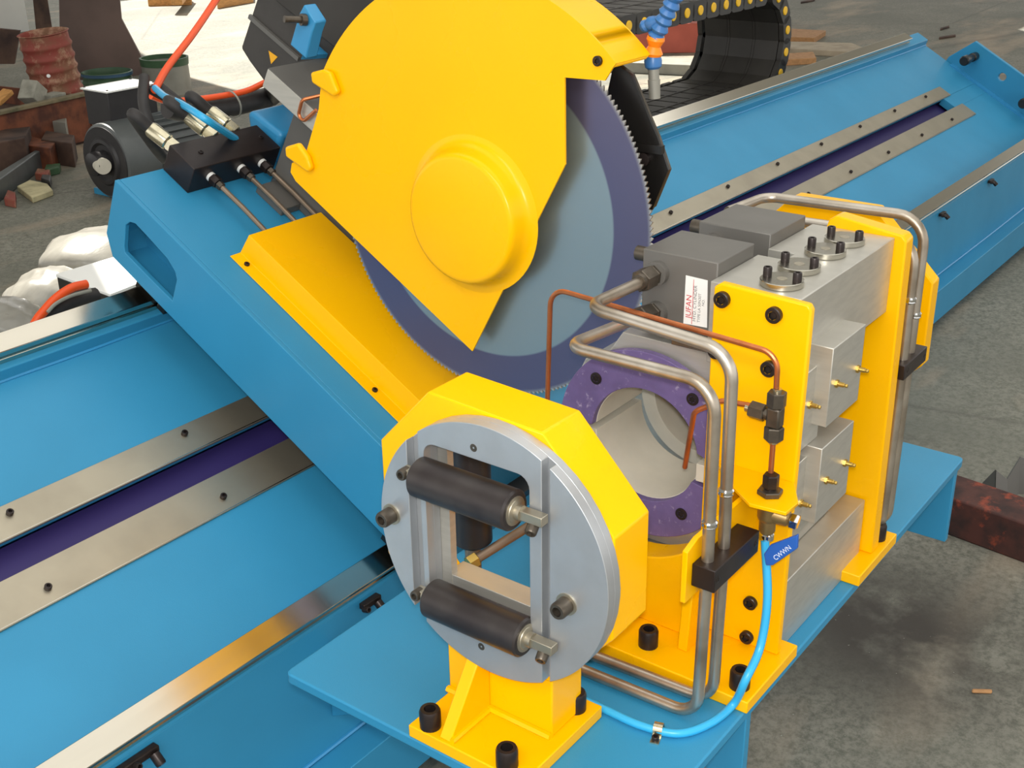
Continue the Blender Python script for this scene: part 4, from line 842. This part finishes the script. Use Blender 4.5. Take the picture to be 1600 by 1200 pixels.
# scrap heap at the left
tr = thing('scrap_trough', (4.0, 7.5, FLOOR), 'long rusty steel trough of scrap with a pale dusty rim', 'trough')
zt = 0.345; a0, a1 = (Vector((*onZ(u, v, FLOOR+zt)[:2], FLOOR)) for u, v in ((-30, 186), (137, 149))); dv = (a1-a0).normalized(); nv = Vector((-dv.y, dv.x, 0))
def wallbox(bm, p, q, th, z0, z1, n): hexa(bm, [p+Vector((0,0,z0)), p+n*th+Vector((0,0,z0)), q+n*th+Vector((0,0,z0)), q+Vector((0,0,z0)), p+Vector((0,0,z1)), p+n*th+Vector((0,0,z1)), q+n*th+Vector((0,0,z1)), q+Vector((0,0,z1))])
b = B(); wallbox(b, a0, a1, 0.02, 0.02, zt, nv); obj('side_wall', b, RUST, tr, bevel=0.004)
b = B(); wallbox(b, a0-nv*0.02, a1-nv*0.02+dv*0.02, 0.07, zt, zt+0.025, nv); obj('rim', b, MOSS, tr, bevel=0.004)
b = B(); wallbox(b, a0+nv*1.9, a1+nv*1.9, 0.02, 0.02, zt, nv); obj('side_wall', b, RUST, tr)
b = B(); wallbox(b, a1, a1+nv*1.9, 0.02, 0.02, zt, -dv); obj('end_wall', b, RUST, tr)
b = B(); wallbox(b, a0+nv*0.03-dv*0.0, a1+nv*0.03-dv*0.03, 1.85, 0.0, 0.22, nv); obj('scrap_fill', b, RUSTD, tr)
bx('plank_shelf', MOSS, None, 3.95, 4.62, 7.75, 8.15, FLOOR+0.24, FLOOR+0.39, label='dusty dark shelf board in the trough under the rusty drum', cat='board') if False else None
# rusty drum standing in the trough
dr = thing('rusty_drum', (4.42, 7.85, FLOOR+0.22), 'ribbed red drum streaked with rust, standing in the scrap trough', 'drum')
def drum(t, base, r, h, m, lean, ribs, thk=0.01, open_top=True):
    pr = []; n = 40
    for i in range(n+1):
        z = h*i/n; rr_ = r
        for rb in ribs: rr_ += 0.014*math.exp(-((z-rb*h)/0.018)**2)
        pr.append((z, rr_))
    pr += [(h+0.008, r+0.012), (h+0.012, r), (h, r-thk), (h*0.75, r-thk), (h*0.75, 0.0)]
    b = B(); lathe(b, base, lean, pr, 36); return b
bp_ = Vector(onY(92, 143, 7.85)); bp_.z = FLOOR+0.221
bd = drum(dr, bp_, 0.185, 0.50, RUSTRED, (-0.10, 0.02, 1), (0.12, 0.3, 0.47, 0.64, 0.82)); obj('drum_shell', bd, RUSTRED, dr, smooth=50)
pb = bp_+Vector((-0.150, -0.128, 0.20)); b = B(); lathe(b, pb, (-0.7, -0.7, 0.1), [(0, 0.016), (0.012, 0.014), (0.013, 0)], 12, cap=False); obj('drum_bung', b, WHITE, dr)
gp = Vector(onY(167, 113, 8.6)); t = thing('green_drum', (gp.x, gp.y, FLOOR), 'open green drum with a blue rim behind the terminal box', 'drum'); gh = gp.z-FLOOR
bd = drum(t, (gp.x, gp.y, FLOOR), 0.21, gh, GREEN, (0, 0, 1), (0.3, 0.6)); obj('drum_shell', bd, GREEN, t, smooth=50)
b = B(); lathe(b, (gp.x, gp.y, FLOOR+gh-0.02), ZP, [(0, 0.224), (0.026, 0.224), (0.026, 0.204), (0, 0.204), (0, 0.224)], 36, cap=False); obj('drum_rim', b, mat('dusty_blue', lin(52, 84, 110), 0.6), t)
gp = Vector(onY(256, 90, 8.3)); gh = gp.z-FLOOR; t = thing('grey_pail', (gp.x, gp.y, FLOOR), 'grey zinc pail with a green rim in the sunlit doorway', 'pail')
b = B(); lathe(b, (gp.x, gp.y, FLOOR), ZP, [(0, 0.215), (gh-0.05, 0.205), (gh, 0.21), (gh+0.004, 0.2), (gh-0.1, 0.195), (gh-0.1, 0)], 36); obj('pail_shell', b, GALV, t, smooth=50)
b = B(); lathe(b, (gp.x, gp.y, FLOOR+gh-0.06), ZP, [(0, 0.212), (0.064, 0.216), (0.064, 0.198), (0, 0.198), (0, 0.212)], 36, cap=False); obj('pail_rim', b, GREEN, t)
# leaning brown sheet and column
pp = [onY(u, v, 9.3) for u, v in ((92, -12), (186, -12), (190, 30), (240, 125), (95, 125))]
b = B(); prism(b, pp, (0.05, 0.06, 0)); obj('leaning_sheet', b, mat('brown_sheet', lin(88, 68, 62), 0.55, var=0.35, vscale=2.2), None, label='tall brown steel sheet leaning upright behind the drums', cat='sheet')
pp = [onY(u, v, 11.5) for u, v in ((50, -15), (72, -15), (84, 60), (84, 110), (58, 110), (56, 45))]
b = B(); prism(b, pp, (0.1, 0.15, 0)); obj('steel_column', b, RUSTD, None, label='rusty brown steel column beside the whitewashed wall', cat='column')
# rust plates and bricks round the trough
pp = [onY(u, v, 8.6) for u, v in ((-30, 42), (31, 48), (22, 100), (-30, 100))]
b = B(); prism(b, pp, (0.03, 0.03, 0)); obj('rusty_plate', b, RUSTD, None, label='dark rusty plate standing at the upper left edge', cat='plate')
b = B(); wallbox(b, Vector((3.0, 8.25, FLOOR)), Vector((4.0, 7.97, FLOOR)), 0.25, 0.40, 0.66, nv); obj('rusty_beam', b, RUST, None, bevel=0.01, label='rusty red beam lying above the trough beside the drum', cat='beam')
bx('beam_block', CONC, None, 3.3, 3.6, 8.1, 8.3, FLOOR+0.22, FLOOR+0.40, label='grey packing block under the rusty beam', cat='block') if False else None
def lump(name, px, y, w_, h_, d_, m, label, cat, rot=0.0, group=None, z=None, tilt=0.0):
    p = Vector(onY(px[0], px[1], y)); b = B(); box(b, -w_/2, w_/2, -d_/2, d_/2, -h_/2, h_/2)
    rnd = random.Random(px[0]*7+px[1])
    for v in b.verts: v.co += Vector((rnd.uniform(-1, 1)*w_*0.07, rnd.uniform(-1, 1)*d_*0.07, rnd.uniform(-1, 1)*h_*0.07))
    bmesh.ops.rotate(b, verts=b.verts, matrix=Matrix.Rotation(rot, 3, 'Z') @ Matrix.Rotation(tilt, 3, 'Y'))
    bmesh.ops.translate(b, verts=b.verts, vec=p); return obj(name, b, m, None, bevel=0.006, label=label, cat=cat, group=group)
lump('concrete_lump', (52, 146), a1.y+0.12, 0.14, 0.15, 0.12, CONC, 'pale broken block tilted on the trough rim below the drum', 'block', 0.4, tilt=0.7)
lump('concrete_lump', (82, 153), a1.y+0.10, 0.15, 0.07, 0.12, CONC, 'flat pale broken lump on the trough rim, right of the tilted block', 'block', 0.2)
lump('timber_offcut', (3, 152), a1.y+0.4, 0.16, 0.04, 0.09, WOOD, 'yellow timber offcut on the trough at the left edge', 'offcut', 0.3, tilt=-0.4)
yS = 6.6
def onF(u, v, h=0.0): return Vector(onZ(u, v, FLOOR+h))
def slab(name, quad, h, m, label, cat, group=None, z0=0.0):
    b = B(); prismZ(b, [tuple(onF(u, v, z0)[:2]) for u, v in quad], FLOOR+z0, FLOOR+z0+h); return obj(name, b, m, None, bevel=0.006, label=label, cat=cat, group=group)
slab('rusty_box', ((-10, 282), (48, 270), (56, 250), (-10, 258)), 0.24, RUSTD, 'dark grey rusted steel box below the trough at the left edge', 'box', 'steel scrap on the floor')
slab('steel_angle', ((-12, 325), (62, 268), (72, 262), (62, 262), (-12, 310)), 0.13, MOTG, 'long grey green steel channel slanting across the scrap on the floor', 'channel', 'steel scrap on the floor')
slab('rusty_beam', ((46, 262), (84, 268), (92, 258), (52, 246)), 0.16, RUST, 'short rusty block between the steel box and the motor', 'beam', 'steel scrap on the floor')
slab('rusty_beam', ((70, 255), (118, 262), (122, 248), (78, 240)), 0.17, RUSTD, 'dark rusted beam end leaning at the motor', 'beam', 'steel scrap on the floor')
slab('steel_offcut', ((76, 235), (110, 238), (112, 222), (86, 216)), 0.22, GALV, 'pale grey steel offcut standing left of the motor', 'offcut', 'steel scrap on the floor')
slab('steel_offcut', ((70, 278), (94, 272), (96, 266), (74, 268)), 0.05, GREEN, 'green painted steel offcut on the floor beside the motor', 'offcut', 'steel scrap on the floor')
slab('rusty_offcut', ((56, 282), (76, 284), (80, 276), (60, 274)), 0.05, RUSTRED, 'small red rusty lump between the channel and the board', 'offcut', 'steel scrap on the floor')
slab('rusty_offcut', ((66, 292), (80, 297), (82, 287), (68, 286)), 0.06, MOTD, 'small dark steel lump beside the broken board', 'offcut', 'steel scrap on the floor')
slab('rusty_offcut', ((8, 322), (26, 326), (26, 312), (14, 308)), 0.05, RUSTRED, 'small red rusty lump left of the broken board', 'offcut', 'steel scrap on the floor')
slab('broken_board', ((28, 300), (52, 318), (84, 306), (76, 296), (48, 290)), 0.04, mat('dirty_board', lin(200, 190, 150), 0.8, var=0.3, vscale=12), 'dirty cream broken board on the floor below the scrap', 'board')
# timbers and steel in the sunlit yard
for k, (q, lab) in enumerate(((((232, 10), (300, 8), (300, 2), (232, 3)), 'left'), (((268, 8), (285, 8), (300, -10), (284, -10)), 'upright'), (((340, 14), (396, 4), (396, -3), (340, 6)), 'right'))):
    slab('yellow_timber', q, 0.12, WOOD, z0=0.121 if k == 1 else 0.0, label= ('low yellow timber at the top of the doorway, left of the orange hose', 'yellow timber crossing the left one at the top of the doorway', 'yellow timber at the top of the doorway, right of the orange hose')[k], cat='timber', group='yellow timbers in the yard')
slab('steel_channel', ((1000, 42), (1200, 46), (1200, 32), (1000, 30)), 0.22, REDCH, 'farther red primed steel channel seen under the cable chain', 'channel', 'red primed channels')
slab('steel_channel', ((990, 84), (1110, 82), (1110, 58), (990, 62)), 0.30, REDCH, 'nearer red primed steel channel seen beside the nozzle', 'channel', 'red primed channels')
slab('pale_beam', ((940, 112), (1110, 120), (1110, 108), (940, 102)), 0.10, GALV, 'pale beam on the floor behind the nozzle', 'beam')
for k, q in enumerate((((1215, 66), (1272, 68), (1290, 56), (1215, 52)), ((1210, 84), (1370, 92), (1330, 76), (1210, 73)), ((1210, 104), (1275, 100), (1270, 90), (1210, 94)))):
    slab('timber_plank', q, 0.06, WOODB if k == 1 else BARK, ('reddish plank end on the floor just right of the cable chain', 'long grey plank on the floor, right of the cable chain', 'short plank under the long grey one by the far rail')[k], 'plank', 'planks on the floor by the chain')
for k, (u, v, L) in enumerate(((1480, 60, 26), (1262, 4, 22), (1476, 46, 14))):
    slab('steel_offcut', ((u-L/2, v+2), (u+L/2, v-2), (u+L/2, v-4), (u-L/2, v)), 0.02, RUSTD, ('dark steel offcut on the floor beyond the bed end', 'dark steel offcut on the floor at the top, right of the chain', 'thin dark offcut on the floor behind the bed end')[k], 'offcut', 'steel offcuts on the far floor')
# right foreground floor
b = B(); q = [onF(u, v) for u, v in ((1470, 832), (1640, 895))]
dv2 = (q[1]-q[0]).normalized(); nv2 = Vector((-dv2.y, dv2.x, 0)); nv2 = nv2 if nv2.x > 0 else -nv2
wallbox(b, q[0]-dv2*0.05, q[1]+dv2*0.3, 0.16, 0.0, 0.13, nv2); obj('rusty_girder', b, REDBEAM, None, bevel=0.006, label='burnt red rusty girder on the floor at the right edge', cat='girder')
t = thing('bent_scrap', onF(1570, 770), 'curled grey scrap of sheet steel behind the red girder', 'scrap')
sp = [onF(1540, 772), onF(1555, 785), onF(1575, 782), onF(1592, 772), onF(1625, 775)]
b = B(); hs = (0.02, 0.10, 0.06, 0.12, 0.10)
for i in range(4):
    p, q2 = sp[i], sp[i+1]; n2 = Vector((0.004, 0.004, 0)); hexa(b, [p, p+n2, q2+n2, q2, p+Vector((0.03,0.02,hs[i])), p+n2+Vector((0.03,0.02,hs[i])), q2+n2+Vector((0.03,0.02,hs[i+1])), q2+Vector((0.03,0.02,hs[i+1]))])
obj('scrap_sheet', b, GREYP, t)
slab('wood_chip', ((1518, 1084), (1550, 1085), (1550, 1080), (1518, 1079)), 0.008, BARK, 'small tan wood chip on the stained floor at the lower right', 'chip')
